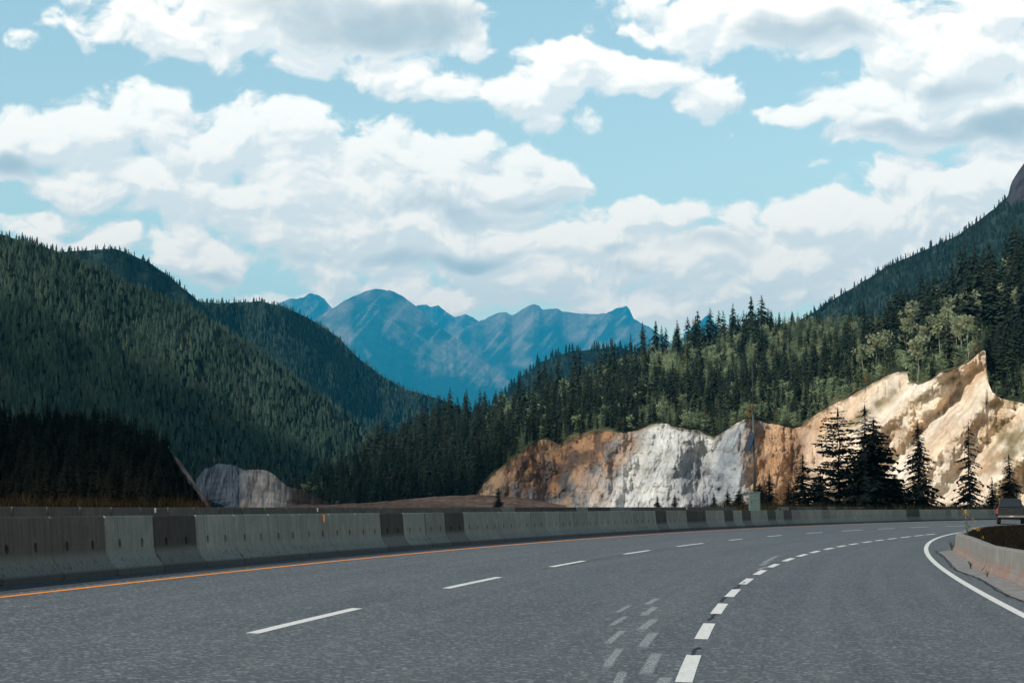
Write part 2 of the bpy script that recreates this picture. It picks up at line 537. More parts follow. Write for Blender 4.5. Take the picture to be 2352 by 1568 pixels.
def translucent(t, col, k):
    d = t.n('ShaderNodeBsdfDiffuse'); tr = t.n('ShaderNodeBsdfTranslucent'); ms = t.n('ShaderNodeMixShader')
    t.L.new(col, d.inputs[0]); t.L.new(col, tr.inputs[0]); ms.inputs[0].default_value = k
    t.L.new(d.outputs[0], ms.inputs[1]); t.L.new(tr.outputs[0], ms.inputs[2])
    t.L.new(ms.outputs[0], t.N['Material Output'].inputs[0])
    return t.m


def m_leaf(name, dark, light, trans=0.35, objrand=True):
    t = MT(name, .85, .12)
    base = t.noise(t.pos(), 1.3, 3)
    f = t.ramp(base, .3, .7)
    if objrand:
        oi = t.n('ShaderNodeObjectInfo')
        f = t.math('ADD', t.math('MULTIPLY', f, .5), t.math('MULTIPLY', oi.outputs['Random'], .5))
    return translucent(t, t.mix(f, dark, light), trans)


def m_tint(name, bump=None):
    t = MT(name, .95, .05)
    a = t.attr('tint')
    if bump:
        sc_, st, ds, lo, hi = bump
        n = t.noise(t.pos((1, 1, .45)), sc_, 7, .62)
        a = t.mix(t.ramp(n, .3, .7), t.mix(1, a, (lo, lo, lo), 'MULTIPLY'), t.mix(1, a, (hi, hi, hi), 'MULTIPLY'))
        bp = t.n('ShaderNodeBump'); bp.inputs['Strength'].default_value = st; bp.inputs['Distance'].default_value = ds
        d = t.n('ShaderNodeBsdfDiffuse')
        t.L.new(n, bp.inputs['Height']); t.L.new(bp.outputs[0], d.inputs['Normal']); t.L.new(a, d.inputs[0])
        t.L.new(d.outputs[0], t.N['Material Output'].inputs[0])
        return t.m
    return translucent(t, a, .35)


M_ASPH = m_asphalt()
M_WHITE = m_paint('white_road_paint', (.62, .62, .58), .35)
M_YELLOW = m_paint('yellow_road_paint', (.72, .25, .035), .3)
M_GHOST = m_paint('worn_road_paint', (.42, .44, .44), .2, ghost=True)
M_CRACK = simple('crack_tar', (.018, .018, .02), .9)
M_GUTTER = simple('gutter_concrete', (.17, .165, .16), .9, var=.35, scale=3)
M_CONC = m_concrete()
M_CONCR = m_concrete('red_stained_concrete', True)
M_FOREST = m_tint('far_forest_needles')
M_HILLSOIL = m_tint('hill_floor', (.05, .4, 3, .6, 1.3))
M_ROCK = m_tint('rock', (.22, .8, .8, .76, 1.2))
M_MOUNT = m_tint('mountain_rock', (.005, .8, 150, .75, 1.25))
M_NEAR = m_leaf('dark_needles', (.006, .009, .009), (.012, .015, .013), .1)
M_PINE = m_leaf('conifer_needles', (.026, .042, .034), (.066, .085, .058))
M_PINE2 = m_leaf('dark_conifer_needles', (.018, .030, .026), (.046, .062, .046))
M_YOUNG = m_leaf('young_tree_leaves', (.16, .225, .13), (.37, .43, .25), .5)
M_ASPEN = m_leaf('aspen_leaves', (.22, .25, .15), (.40, .42, .27), .5)
M_GOLD = m_leaf('yellow_leaves', (.22, .13, .03), (.34, .20, .05))
M_BARK = simple('dark_bark', (.045, .036, .03), .95)
M_PALE = simple('pale_bark', (.34, .31, .27), .9)
M_SOIL = simple('dark_soil', (.009, .0085, .007), 1.0, 0.0, var=.5, scale=2)

# ------------------------------------------------------------------ road alignment
KX, KY, KH, K0, K1 = -7.1336, 19.8625, .143484, .00277935, -4.91e-6
_ds = .5
_sf = np.arange(0, 400, _ds)
_h = KH + np.cumsum(np.maximum(K0 + K1 * _sf, .0004)) * _ds
_fx = KX + np.cumsum(np.sin(_h)) * _ds; _fy = KY + np.cumsum(np.cos(_h)) * _ds
_sb = -np.arange(_ds, 70, _ds)
_hb = KH + np.cumsum(np.full(len(_sb), -K0)) * _ds
_bx = KX - np.cumsum(np.sin(_hb)) * _ds; _by = KY - np.cumsum(np.cos(_hb)) * _ds
CS = np.r_[_sb[::-1], _sf + _ds]; CX = np.r_[_bx[::-1], _fx]; CY = np.r_[_by[::-1], _fy]; CH = np.r_[_hb[::-1], _h]


def road_z(off):
    off = np.asarray(off, float)
    return np.where(off < 0, np.minimum(-off * .02, .16), -.028 * np.minimum(off, 18))


def so_xy(s, off):
    x = np.interp(s, CS, CX); y = np.interp(s, CS, CY); h = np.interp(s, CS, CH)
    return x + np.cos(h) * off, y - np.sin(h) * off


def sof(x, y):
    i = int(np.argmin((CX - x) ** 2 + (CY - y) ** 2))
    h = CH[i]; dx, dy = x - CX[i], y - CY[i]
    return CS[i] + dx * math.sin(h) + dy * math.cos(h), dx * math.cos(h) - dy * math.sin(h)


def rp(s, off, dz=0.):
    x, y = so_xy(s, off)
    return (float(x), float(y), float(road_z(off)) + dz)


def on_road(X, Y, dz=0.):
    r = ray(X, Y); z = 0.
    for _ in range(25):
        t = (z - CAMH) / r[2]; x, y = r[0] * t, r[1] * t
        s, o = sof(x, y)
        z = .5 * z + .5 * float(road_z(o))
    return s, o


def project(p):
    d = np.asarray(p, float) - np.array([0, 0, CAMH])
    Fv = np.array([0, math.cos(PITCH), math.sin(PITCH)]); U = np.array([0, -math.sin(PITCH), math.cos(PITCH)])
    w = d @ Fv
    return W0 / 2 + FOC * d[..., 0] / w, H0 / 2 - FOC * (d @ U) / w


def A4(zx, zy): return ((3072 + .53002 * zx) * .57422, (1900 + .53002 * zy) * .57422)   # reading positions from enlarged crops
def A3(zx, zy): return ((2048 + .53002 * zx) * .57422, (1900 + .53002 * zy) * .57422)


# ------------------------------------------------------------------ ground and road
gv, gf = [], []
rings = [0, 30, 80, 200, 500, 1200, 3000, 7000, 15000]
na = 72
gv.append((0, 0, -1.2))
for r_ in rings[1:]:
    for k in range(na):
        a = 2 * math.pi * k / na
        gv.append((r_ * math.cos(a), r_ * math.sin(a), -1.2))
tri = [(0, 1 + k, 1 + (k + 1) % na, 1 + (k + 1) % na) for k in range(na)]
for i in range(len(rings) - 2):
    for k in range(na):
        a = 1 + i * na
        tri.append((a + k, a + na + k, a + na + (k + 1) % na, a + (k + 1) % na))
gme = bpy.data.meshes.new('ground')
gme.from_pydata(gv, [], [t[:3] if t[2] == t[3] else t for t in tri])
gme.materials.append(simple('ground_soil', (.055, .048, .036), 1.0, var=.4, scale=.05))
tag(link('ground', gme), 'dark soil and grass ground reaching to the foot of the hills', 'ground', kind='structure')

ss = np.arange(-66, 380, 1.0)
offs = np.array([-14.5, -13.4, -8, -4, -.75, 0, 1, 3, 5, 7, 9, 12, 15, 18, 24, 30])
S_, O_ = np.meshgrid(ss, offs, indexing='ij')
X_, Y_ = so_xy(S_, O_)
Z_ = road_z(O_)
Z_[:, 0] = -1.3; Z_[:, -1] = -.504
V = np.stack([X_, Y_, Z_], -1).reshape(-1, 3)
no = len(offs)
I_, J_ = np.meshgrid(np.arange(len(ss) - 1), np.arange(no - 1), indexing='ij')
q = (I_ * no + J_).ravel()
F = np.stack([q, q + 1, q + no + 1, q + no], 1)
road = link('road', mesh_np('road', V, F, M_ASPH, smooth=True, uv=np.stack([O_, S_], -1).reshape(-1, 2)))
tag(road, 'grey asphalt highway curving to the right with painted lines', 'road', kind='structure')


def strip(name, pts, width, mat, dz=.004, parent=road, uv=False, step=1.0):
    """painted line along (s, off) points"""
    s = np.array([p[0] for p in pts]); o = np.array([p[1] for p in pts])
    L = np.r_[0, np.cumsum(np.hypot(np.diff(s), np.diff(o)))]
    n = max(2, int(L[-1] / step) + 1)
    l = np.linspace(0, L[-1], n); s = np.interp(l, L, s); o = np.interp(l, L, o)
    ds, do = np.gradient(s), np.gradient(o); k = np.hypot(ds, do)
    w = width / 2
    a = [(rp(s[i] + do[i] / k[i] * w, o[i] - ds[i] / k[i] * w, dz), rp(s[i] - do[i] / k[i] * w, o[i] + ds[i] / k[i] * w, dz)) for i in range(n)]
    v = [p for q_ in a for p in q_]
    f = [(2 * i, 2 * i + 1, 2 * i + 3, 2 * i + 2) for i in range(n - 1)]
    me = bpy.data.meshes.new(name); me.from_pydata(v, [], f); me.materials.append(mat)
    if uv:
        ul = me.uv_layers.new(name='uv')
        for lp in me.loops:
            i = lp.vertex_index
            ul.data[lp.index].uv = (i % 2, (i // 2) / (n - 1))
    return link(name, me, parent)


def fit(px, deg):
    so_ = [on_road(*p) for p in px]
    c = np.polyfit([a[0] for a in so_], [a[1] for a in so_], deg)
    return c, so_


# yellow edge line beside the median barrier
YEL = [(0, 1372), (304, 1338), (588, 1308.6), (892, 1275), (1176, 1252), (1358, 1235.6)]
cy_, ysl = fit(YEL, 1)
yo = float(np.mean([a[1] for a in ysl]))
strip('yellow_edge_line', [(-60, yo), (330, yo)], .115, M_YELLOW)
# rumble strip: short grooves between yellow line and barrier
rb = MB()
for k in range(420):
    s = -20 + k * .3
    p = [rp(s, yo * .42, .004), rp(s, yo * .74, .004), rp(s + .15, yo * .74, .004), rp(s + .15, yo * .42, .004)]
    rb.quad(*p)
rb.build('rumble_strip', simple('rumble_groove', (.05, .05, .055), .9), road)

# long lane dashes
LD = [((580, 1452), (822, 1398)), ((1030, 1350), (1155, 1326)), ((1266, 1301), (1340, 1288)), ((1426, 1271.5), (1487, 1263.5)), ((1548, 1254), (1606, 1247)),
      ((1672, 1240), (1715, 1237.7)), ((1768.5, 1231.7), (1808, 1229.4)), ((1855, 1224.5), (1887, 1222)), ((1933, 1219), (1968, 1216)), ((2017, 1214.5), (2050, 1212.7)),
      ((2102, 1211.6), (2133, 1209.6)), ((2182, 1208.5), (2208, 1206.5))]
so_l = [(on_road(*a), on_road(*b)) for a, b in LD]
flat = [p for ab in so_l for p in ab]
cl = np.polyfit([p[0] for p in flat], [p[1] for p in flat], 3, w=[1 / (20 + p[0]) for p in flat])
print('lane', [(round(a[0][0], 1), round(a[1][0] - a[0][0], 1), round(a[0][1], 2), round(a[1][1], 2)) for a in so_l], 'yellow', [(round(a, 1), round(b, 2)) for a, b in ysl])
for a, b in so_l:
    s0, s1 = a[0], b[0]
    if s1 - s0 < 1.5: s1 = s0 + 3
    strip('lane_dash', [(s0 - .12, np.polyval(cl, s0)), (s1 + .12, np.polyval(cl, s1))], .125, M_WHITE)
# short exit-lane dashes: far-edge centre and near-edge centre
ED = [(A3(1324, 1565), A3(1368, 1357)), (A3(1422, 1237), A3(1474, 1118)), (A3(1530, 1046), A3(1584, 968)), (A3(1646, 918), A3(1689, 860)), (A3(1757, 823), A3(1797, 779)), (A3(1865, 751), A3(1895, 716)),
      (A4(35, 695), A4(61, 669)), (A4(135, 649), A4(160, 625)), (A4(237, 613), A4(260, 594)), (A4(342, 586), A4(368, 570)), (A4(447, 561), A4(470, 547)), (A4(546, 541), A4(568, 529)),
      (A4(641, 525), A4(663, 514)), (A4(737, 509), A4(758, 498)), (A4(835, 495), A4(855, 486)), (A4(932, 483), A4(951, 474)), (A4(1026, 471), A4(1045, 461)), (A4(1127, 459), A4(1143, 450)), (A4(1222, 450), A4(1240, 441))]
so_e = [(on_road(*a), on_road(*b)) for a, b in ED]
flat = [((a[0] + b[0]) / 2, (a[1] + b[1]) / 2) for a, b in so_e]
print('exit', [(round(a[0], 1), round(b[0] - a[0], 1), round(a[1], 2)) for a, b in so_e])
ces = np.array([p[0] for p in flat]); ceo = np.array([p[1] for p in flat])
EOFF = np.poly1d(np.polyfit(ces, ceo, 4))
for i, (a, b) in enumerate(so_e):
    s0, s1 = a[0], b[0]
    strip('exit_lane_dash', [(s0, EOFF(s0)), (s1, EOFF(s1))], .13 + .0005 * s0, M_WHITE)
# worn ghost dashes
GD = [((700, 1465), (825, 1295), .075), ((710, 1280), (845, 1165), .075), ((740, 1140), (870, 1060), .07), ((790, 1040), (900, 975), .07), ((790, 1590), (840, 1480), .075),
      ((1000, 1520), (1100, 1330), .1), ((975, 1310), (1080, 1180), .1), ((965, 1175), (1085, 1080), .1), ((980, 1065), (1090, 990), .09), ((1010, 980), (1105, 925), .09), ((1120, 1590), (1170, 1520), .1),
      ((1850, 716), (1925, 688), .12), ((1868, 684), (1945, 655), .12), ((1890, 662), (1975, 630), .12), ((1930, 640), (2010, 606), .12)]
for a, b, w in GD:
    strip('worn_dash', [on_road(*A3(*a)), on_road(*A3(*b))], w * 1.25, M_GHOST, .0035, uv=True, step=.4)
# white edge line on the right
WE = [A4(1932, 1070), A4(1700, 930), A4(1500, 815), A4(1350, 725), A4(1250, 655), A4(1200, 610), A4(1185, 580), A4(1195, 550), A4(1220, 520), A4(1260, 487), A4(1310, 460), A4(1360, 446), A4(1430, 436)]
so_w = [on_road(*p) for p in WE]
print('edge', [(round(a, 1), round(b, 2)) for a, b in so_w])
cw = np.poly1d(np.polyfit([a[0] for a in so_w], [a[1] for a in so_w], 3))
sw = np.linspace(so_w[0][0], so_w[-1][0], 60)
d0_ = np.polyder(cw)(sw[0])
strip('white_edge_line', [(-30, cw(sw[0]) + d0_ * (-30 - sw[0]))] + [(s, cw(s)) for s in sw] + [(sw[-1] + 40, cw(sw[-1]) + np.polyder(cw)(sw[-1]) * 40)], .135, M_WHITE)
# tar cracks between the exit dashes and on the shoulder
for a, b in (((1360, 1360), (1400, 1300)), ((1485, 1095), (1535, 1048)), ((1588, 955), (1622, 918)), ((1672, 862), (1728, 828)), ((1750, 815), (1760, 806))):
    s0, o0 = on_road(*A3(*a)); s1, o1 = on_road(*A3(*b))
    pts = [(s0 + (s1 - s0) * k / 7, o0 + (o1 - o0) * k / 7 + rng.normal() * .02) for k in range(8)]
    strip('crack', pts, .03, M_CRACK, .006, step=.2)
lane_cr = [(s, np.polyval(cl, s) + .09 + .04 * math.sin(s)) for s in np.arange(16, 75, .5)]
strip('crack', lane_cr, .02, M_CRACK, .003, step=.4)

# ------------------------------------------------------------------ concrete barrier rows
SEG, S0 = 2.0077, 6.08
HB = .88
prof = [(.32, 0), (.32, .075), (.25, .15), (.19, .225), (.155, .30), (.14, .36), (.10, .855), (.08, .88)]
prof = prof + [(-x, z) for x, z in prof[::-1]]


def barrier_mesh(name, length, mat, slots=(.26, .73), ends=0):
    mb = MB()
    mb.prism(prof, -length / 2, length / 2, axis='y')
    me = mb.mesh(name, mat)
    bm = bmesh.new(); bm.from_mesh(me)
    bmesh.ops.recalc_face_normals(bm, faces=bm.faces)
    bmesh.ops.bevel(bm, geom=[e for e in bm.edges if abs(abs(e.verts[0].co.y) - length / 2) < 1e-4 and abs(e.verts[0].co.y - e.verts[1].co.y) < 1e-4], offset=.034, segments=1, affect='EDGES')
    if ends:     # slope one end down to the ground
        for v in bm.verts:
            if v.co.y < 0: v.co.z *= .12
    bm.to_mesh(me); bm.free()
    if slots:
        o = link('tmp', me)
        cm = MB()
        for sx in (-1, 1):
            for q_ in slots:
                y = -length / 2 + q_ * length
                n0 = len(cm.v)
                for k, x in enumerate((.07, .3)):
                    for j in range(12):
                        a = 2 * math.pi * j / 12
                        cm.v.append((sx * x, y + .058 * math.cos(a), .46 + .072 * math.sin(a)))
                cm.f.append(tuple(n0 + j for j in range(12))); cm.f.append(tuple(n0 + 12 + j for j in range(12)))
                for j in range(12): cm.f.append((n0 + j, n0 + (j + 1) % 12, n0 + 12 + (j + 1) % 12, n0 + 12 + j))
        co = cm.build('tmp_cut', mat)
        md = o.modifiers.new('b', 'BOOLEAN'); md.object = co; md.operation = 'DIFFERENCE'; md.solver = 'EXACT'
        dg = bpy.context.evaluated_depsgraph_get()
        new = bpy.data.meshes.new_from_object(o.evaluated_get(dg))
        bpy.data.objects.remove(o); bpy.data.objects.remove(co)
        new.name = name
        if not new.materials: new.materials.append(mat)
        me = new
    return me


BAR = barrier_mesh('concrete_barrier', SEG - .012, M_CONC)
BAR_END = barrier_mesh('concrete_barrier_end', SEG - .012, M_CONC, None, 1)
refl_o = simple('orange_reflector', (.75, .25, .03), .35, .5)
refl_w = simple('white_reflector', (.7, .7, .66), .4, .5)
PALE, MIDC, BROWN, DARK = (.215, .225, .212), (.165, .17, .162), (.088, .080, .073), (.052, .047, .045)
DARKS = {2, 9, 12, 27, 30, 31, 34, 36, 39, 41, 58, 59}
WORD = {PALE: 'pale grey', MIDC: 'mid grey', BROWN: 'brown-stained grey', DARK: 'dark brown'}


def place_bar(me, s, off, z, tone, label, group):
    x, y = so_xy(s, off); h = float(np.interp(s, CS, CH))
    o = link('concrete_barrier', me, None, (float(x), float(y), z), -h)
    j = rng.uniform(.88, 1.12)
    o.color = (tone[0] * j, tone[1] * j, tone[2] * j, 1)
    tag(o, label, 'barrier', group)
    return o


near_ix = range(-2, 92)
lab = 0
bar_near = {}
for i in near_ix:
    s = S0 + SEG * (i - .5)          # i = -0 : block cut by the left frame edge is index 0
    k = i - 1                         # k = 0 : first block wholly in view
    if k in DARKS: tone = DARK
    elif k in (-1, 0) or i < 0: tone = BROWN
    elif rng.random() < .25 and k > 5: tone = MIDC
    else: tone = PALE
    px, py = project((*so_xy(s + SEG / 2, 0), .4))
    if i >= 0: lab += 1
    word = WORD[tone]
    if i < 0: lb = f'{word} concrete barrier block beyond the left end of the median row'
    else: lb = f'{word} barrier block, {ordinal(lab)} from the left in the near row'
    bar_near[k] = place_bar(BAR, s, -.33, .0, tone, lb, 'concrete blocks of the median barrier row')
rf = MB(); rf.box(-.012, .012, -.05, .05, -.075, .075)
b7 = bar_near[6]
rfo = rf.build('reflector', refl_o, b7, (.125, .54, .78), bevel=.006)
rm = rf.mesh('reflector', refl_w, bevel=.006)


def s_at_X(Xt, off, z):
    best = None
    s = np.arange(0, 260, .5)
    x, y = so_xy(s, off)
    X, Y = project(np.stack([x, y, np.full(len(s), z)], -1))
    return float(np.interp(Xt, X, s))


OFF2 = -12.3
sA = s_at_X(-60, OFF2, .6); sB = s_at_X(1689, OFF2, .6)
n2 = int(round((sB - sA) / SEG))
DK2 = {24, 25, 27, 30, 31}
for i in range(n2):
    s = sB - SEG * (n2 - i - .5)
    X, Y = project((*so_xy(s, OFF2), .8))
    z = .14 + .02 * min(1, max(0, (250 - X) / 250)) + .05 * min(1, max(0, (X - 900) / 800))
    tone = DARK if (1180 < X < 1310 or 1350 < X < 1400) else (BROWN if X < 1160 or X > 1450 else MIDC)
    o = place_bar(BAR, s, OFF2, z, tone, f'{WORD[tone]} barrier block, {ordinal(i + 1)} from the left in the far row', 'concrete blocks of the far barrier row')
    for xr in (318, 348, 732, 1112, 1578, 1928):
        if abs(X - xr) < .55 * abs(project((*so_xy(s + SEG / 2, OFF2), .8))[0] - X):
            link('reflector', rm, o, (.125, 0, .78))
sC = s_at_X(1772, OFF2, .6)
for i in range(48):
    s = sC + SEG * (i + .5)
    tone = [BROWN, MIDC, BROWN, DARK][int(rng.integers(0, 4))]
    lb = f'{WORD[tone]} barrier block, {ordinal(i + 1)} from the cabinet in the far row'
    if i == 0: lb = 'tapered end block of the far barrier row beside the roadside cabinet'
    x, y = so_xy(s, OFF2)
    o = place_bar(BAR_END if i == 0 else BAR, s, OFF2, .20 + .0012 * i * 2, tone, lb, 'concrete blocks of the far barrier row beyond the cabinet')

# kerb barrier round the island on the right
def path_barrier(name, pts, zb, hgt, mat, tone, label, wid=.24):
    P = np.array(pts, float)
    L = np.r_[0, np.cumsum(np.hypot(*np.diff(P, axis=0).T))]
    n = int(L[-1] / .35) + 2
    l = np.linspace(0, L[-1], n)
    # smooth by chaikin
    for _ in range(3):
        Q = [P[0]]
        for a, b in zip(P[:-1], P[1:]): Q += [a * .75 + b * .25, a * .25 + b * .75]
        Q.append(P[-1]); P = np.array(Q)
    L = np.r_[0, np.cumsum(np.hypot(*np.diff(P, axis=0).T))]
    l = np.linspace(0, L[-1], n)
    x = np.interp(l, L, P[:, 0]); y = np.interp(l, L, P[:, 1])
    tx, ty = np.gradient(x), np.gradient(y); k = np.hypot(tx, ty); nx, ny = -ty / k, tx / k    # left normal = road side
    pr = [(.30, 0), (.30, .06), (.22, .13), (.15, .22), (.125, .30), (.10, hgt - .02), (.085, hgt), (-.085, hgt), (-.11, hgt - .02), (-.2, 0)]
    m = len(pr)
    V = []
    for i in range(n):
        for (w, z) in pr: V.append((x[i] + nx[i] * w, y[i] + ny[i] * w, zb(x[i], y[i]) + z))
    F = [(i * m + j, i * m + j + 1, (i + 1) * m + j + 1, (i + 1) * m + j) for i in range(n - 1) for j in range(m - 1)]
    me = bpy.data.meshes.new(name)
    me.from_pydata(V, [], F + [tuple(range(m))[::-1], tuple((n - 1) * m + j for j in range(m))])
    bm = bmesh.new(); bm.from_mesh(me); bmesh.ops.recalc_face_normals(bm, faces=bm.faces); bm.to_mesh(me); bm.free()
    me.materials.append(mat)
    # origin at mean base so the stain heights are local
    c = Vector((float(x.mean()), float(y.mean()), float(zb(x.mean(), y.mean()))))
    me.transform(Matrix.Translation(-c))
    o = link(name, me, None, c)
    o.color = (*tone, 1)
    return tag(o, label, 'barrier', 'concrete barriers of the island on the right'), (x, y)


ZI = -.47
zb_ = lambda x, y: ZI
def P_top(X, Y, z):
    r = ray(X, Y); t = (z - CAMH) / r[2]; return (r[0] * t, r[1] * t)
HI = .66
zt = ZI + HI
T1 = [(6.4, -10.), (7.0, 8.), P_top(2470, 1300, zt), P_top(2352, 1264.4, zt), P_top(*A4(1800, 548), zt), P_top(*A4(1693, 530), zt)]
T2 = [P_top(*A4(1687, 529), zt), P_top(*A4(1600, 494), zt), P_top(*A4(1530, 466), zt), P_top(*A4(1462, 446), zt), P_top(*A4(1440, 437), zt)]
T3 = [P_top(*A4(1440, 437), zt), P_top(2213, 1222, zt), P_top(2222, 1216, zt), P_top(2253, 1208, zt), P_top(2300, 1204.6, zt), P_top(2420, 1200, zt), P_top(2520, 1197.5, zt)]
print('island', [tuple(np.round(p, 1)) for p in T1 + T2 + T3])
PALE_R = (.20, .195, .18)
_, xy1 = path_barrier('concrete_barrier', T1, zb_, HI, M_CONCR, PALE_R, 'sunlit pale concrete kerb barrier running off the right frame edge')
_, xy2 = path_barrier('concrete_barrier', T2, zb_, HI, M_CONCR, PALE_R, 'sunlit pale concrete barrier with red stains at the tip of the island')
_, xy3 = path_barrier('concrete_barrier', T3[:], zb_, HI, M_CONCR, PALE_R, 'concrete barrier along the back of the island toward the pickup truck')

# island fill inside the barriers
ix = np.r_[xy1[0], xy2[0], xy3[0], [60, 60, 40, 16]]; iy = np.r_[xy1[1], xy2[1], xy3[1], [110, 60, 0, -10.5]]
bm = bmesh.new()
cv = Vector((20, 62, 0))
ringv = []
nl = 6
allr = []
for k in range(nl + 1):
    f = 1 - k / (nl + .001) * .98
    rr = []
    for a, b in zip(ix, iy):
        p = cv + (Vector((a, b, 0)) - cv) * f
        p.z = zt - .07 + .09 * math.sin(min(1, (1 - f) * 4) * 1.57) + .10 * (vnoise(p.x * .8, p.y * .8, 3) - .5) * min(1, k)
        rr.append(bm.verts.new(p))
    allr.append(rr)
for k in range(nl):
    for i in range(len(ix)):
        j = (i + 1) % len(ix)
        bm.faces.new((allr[k][i], allr[k][j], allr[k + 1][j], allr[k + 1][i]))
bmesh.ops.recalc_face_normals(bm, faces=bm.faces)
me = bpy.data.meshes.new('island_soil'); bm.to_mesh(me); bm.free()
me.materials.append(M_SOIL)
tag(link('island_soil', me), 'mound of dark soil filling the island behind the pale kerb barrier', 'soil', kind='structure')


# pale broken gutter in front of the island barrier
def off_path(xy, d):
    x, y = xy; tx, ty = np.gradient(x), np.gradient(y); k = np.hypot(tx, ty)
    return x - ty / k * d, y + tx / k * d
gx = np.r_[xy1[0], xy2[0]]; gy = np.r_[xy1[1], xy2[1]]
a_, b_ = off_path((gx, gy), .25), off_path((gx, gy), .72)
wob = .12 * (fbm(np.arange(len(gx)) * .25, np.zeros(len(gx)), 5) - .5)
gm = MB()
for i in range(len(gx) - 1):
    def zz(x, y, d): return float(road_z(sof(x, y)[1])) + d
    w0, w1 = wob[i], wob[i + 1]
    tp = min(1, (len(gx) - 1 - i) / 8.); tq = min(1, (len(gx) - 2 - i) / 8.)
    bx0, by0 = a_[0][i] + (b_[0][i] - a_[0][i]) * (tp + w0), a_[1][i] + (b_[1][i] - a_[1][i]) * (tp + w0)
    bx1, by1 = a_[0][i + 1] + (b_[0][i + 1] - a_[0][i + 1]) * (tq + w1), a_[1][i + 1] + (b_[1][i + 1] - a_[1][i + 1]) * (tq + w1)
    gm.quad((a_[0][i], a_[1][i], zz(a_[0][i], a_[1][i], .008)), (bx0, by0, zz(bx0, by0, .008)), (bx1, by1, zz(bx1, by1, .008)), (a_[0][i + 1], a_[1][i + 1], zz(a_[0][i + 1], a_[1][i + 1], .008)))
gm.build('gutter_pavement', M_GUTTER, road)
cpts = []
for i in range(0, len(gx) - 4):
    d = 1.12 + rng.normal() * .08
    cpts.append(sof(a_[0][i] + (b_[0][i] - a_[0][i]) * d, a_[1][i] + (b_[1][i] - a_[1][i]) * d))
strip('crack', cpts, .035, M_CRACK, .010, step=.3)


# ------------------------------------------------------------------ hills
def hill(name, pts, mat, nu=200, nv=60, amp=.1, fu=6, fv=3, seed=1, pw=1.3, colf=None, backd=.5, ridge_n=2.0, label='', cat='hill', ridged=False, fine=0., step=None, smooth=True, rz=None, pin=False, relief=None, footk=.995):
    pts = sorted(pts)
    A = np.array(pts, float)
    Xs = np.linspace(A[0, 0], A[-1, 0], nu)
    yr, dr, yf, df = (np.interp(Xs, A[:, 0], A[:, k]) for k in (1, 2, 3, 4))
    if ridge_n: yr = yr + ridge_n * (fbm(Xs / 18, Xs * 0, seed + 40, 4) - .5) * 2
    t = np.linspace(0, 1, nv)
    T, U = np.meshgrid(t, np.arange(nu))
    Y = yf[:, None] + (yr - yf)[:, None] * T
    prof_t = T ** pw if rz is None else rz(T)
    D = df[:, None] + (dr - df)[:, None] * prof_t
    span = (A[-1, 0] - A[0, 0])
    un = (Xs - A[0, 0]) / 1000.0
    UN = np.repeat(un[:, None], nv, 1)
    H_ = (yf - yr)[:, None] * T / 1000.0
    n = fbm(UN * fu, H_ * fv, seed, 6, .5, ridged) - .5
    if pin: n = n * np.clip(T * 4, 0, 1)
    D = D * (1 + amp * 2 * n)
    if relief is not None: D = D - relief(np.repeat(Xs[:, None], nv, 1), Y)
    if fine: D = D * (1 + fine * (fbm(UN * fu * 6, H_ * fv * 6, seed + 9, 6, .55, True) - .5))
    x = (Xs[:, None] - W0 / 2) / FOC + 0 * Y; y = (H0 / 2 - Y) / FOC
    ry = math.cos(PITCH) - y * math.sin(PITCH); rz_ = math.sin(PITCH) + y * math.cos(PITCH)
    Pg = np.stack([x / ry * D, D, CAMH + rz_ / ry * D], -1)
    front = Pg.copy()
    # back slope
    rows = [Pg]
    top = Pg[:, -1]
    for fr in (.12, .4, 1.0):
        q_ = top.copy()
        q_[:, 1] = q_[:, 1] + backd * fr * dr; q_[:, 0] = q_[:, 0] * (1 + backd * fr)
        q_[:, 2] = top[:, 2] * (1 - fr ** 1.2) - 4 * fr
        rows.append(q_[:, None])
    foot = Pg[:, :1].copy(); foot[..., 2] = np.minimum(-1.6, foot[..., 2] - 1); foot[..., :2] *= footk
    Pg = np.concatenate([foot] + rows, 1)
    m = Pg.shape[1]
    V = Pg.reshape(-1, 3)
    I, J = np.meshgrid(np.arange(nu - 1), np.arange(m - 1), indexing='ij')
    q_ = (I * m + J).ravel()
    F = np.stack([q_, q_ + m, q_ + m + 1, q_ + 1], 1)
    cols = None
    if colf is not None:
        c = colf(np.repeat(Xs[:, None], nv, 1), Y, T, front)
        c = np.concatenate([c[:, :1], c, np.repeat(c[:, -1:], 3, 1)], 1)
        cols = c.reshape(-1, 3)
    o = link(name, mesh_np(name, V, F, mat, cols, smooth=smooth))
    tag(o, label, cat, kind='structure')
    def samp(X, t):
        u = np.clip((X - Xs[0]) / (Xs[-1] - Xs[0]) * (nu - 1), 0, nu - 1.001); v = np.clip(t * (nv - 1), 0, nv - 1.001)
        i = u.astype(int); j = v.astype(int); fu_ = (u - i)[:, None]; fv_ = (v - j)[:, None]
        return (front[i, j] * (1 - fu_) + front[i + 1, j] * fu_) * (1 - fv_) + (front[i, j + 1] * (1 - fu_) + front[i + 1, j + 1] * fu_) * fv_
    o_s = dict(samp=samp, Xs=Xs, yr=yr, yf=yf)
    return o, o_s


def const_col(c, var=.3, seed=0):
    def f(X, Y, T, P):
        n = fbm(X / 30, Y / 30, seed, 4)[..., None]
        return np.array(c) * (1 + var * (n - .5) * 2)
    return f


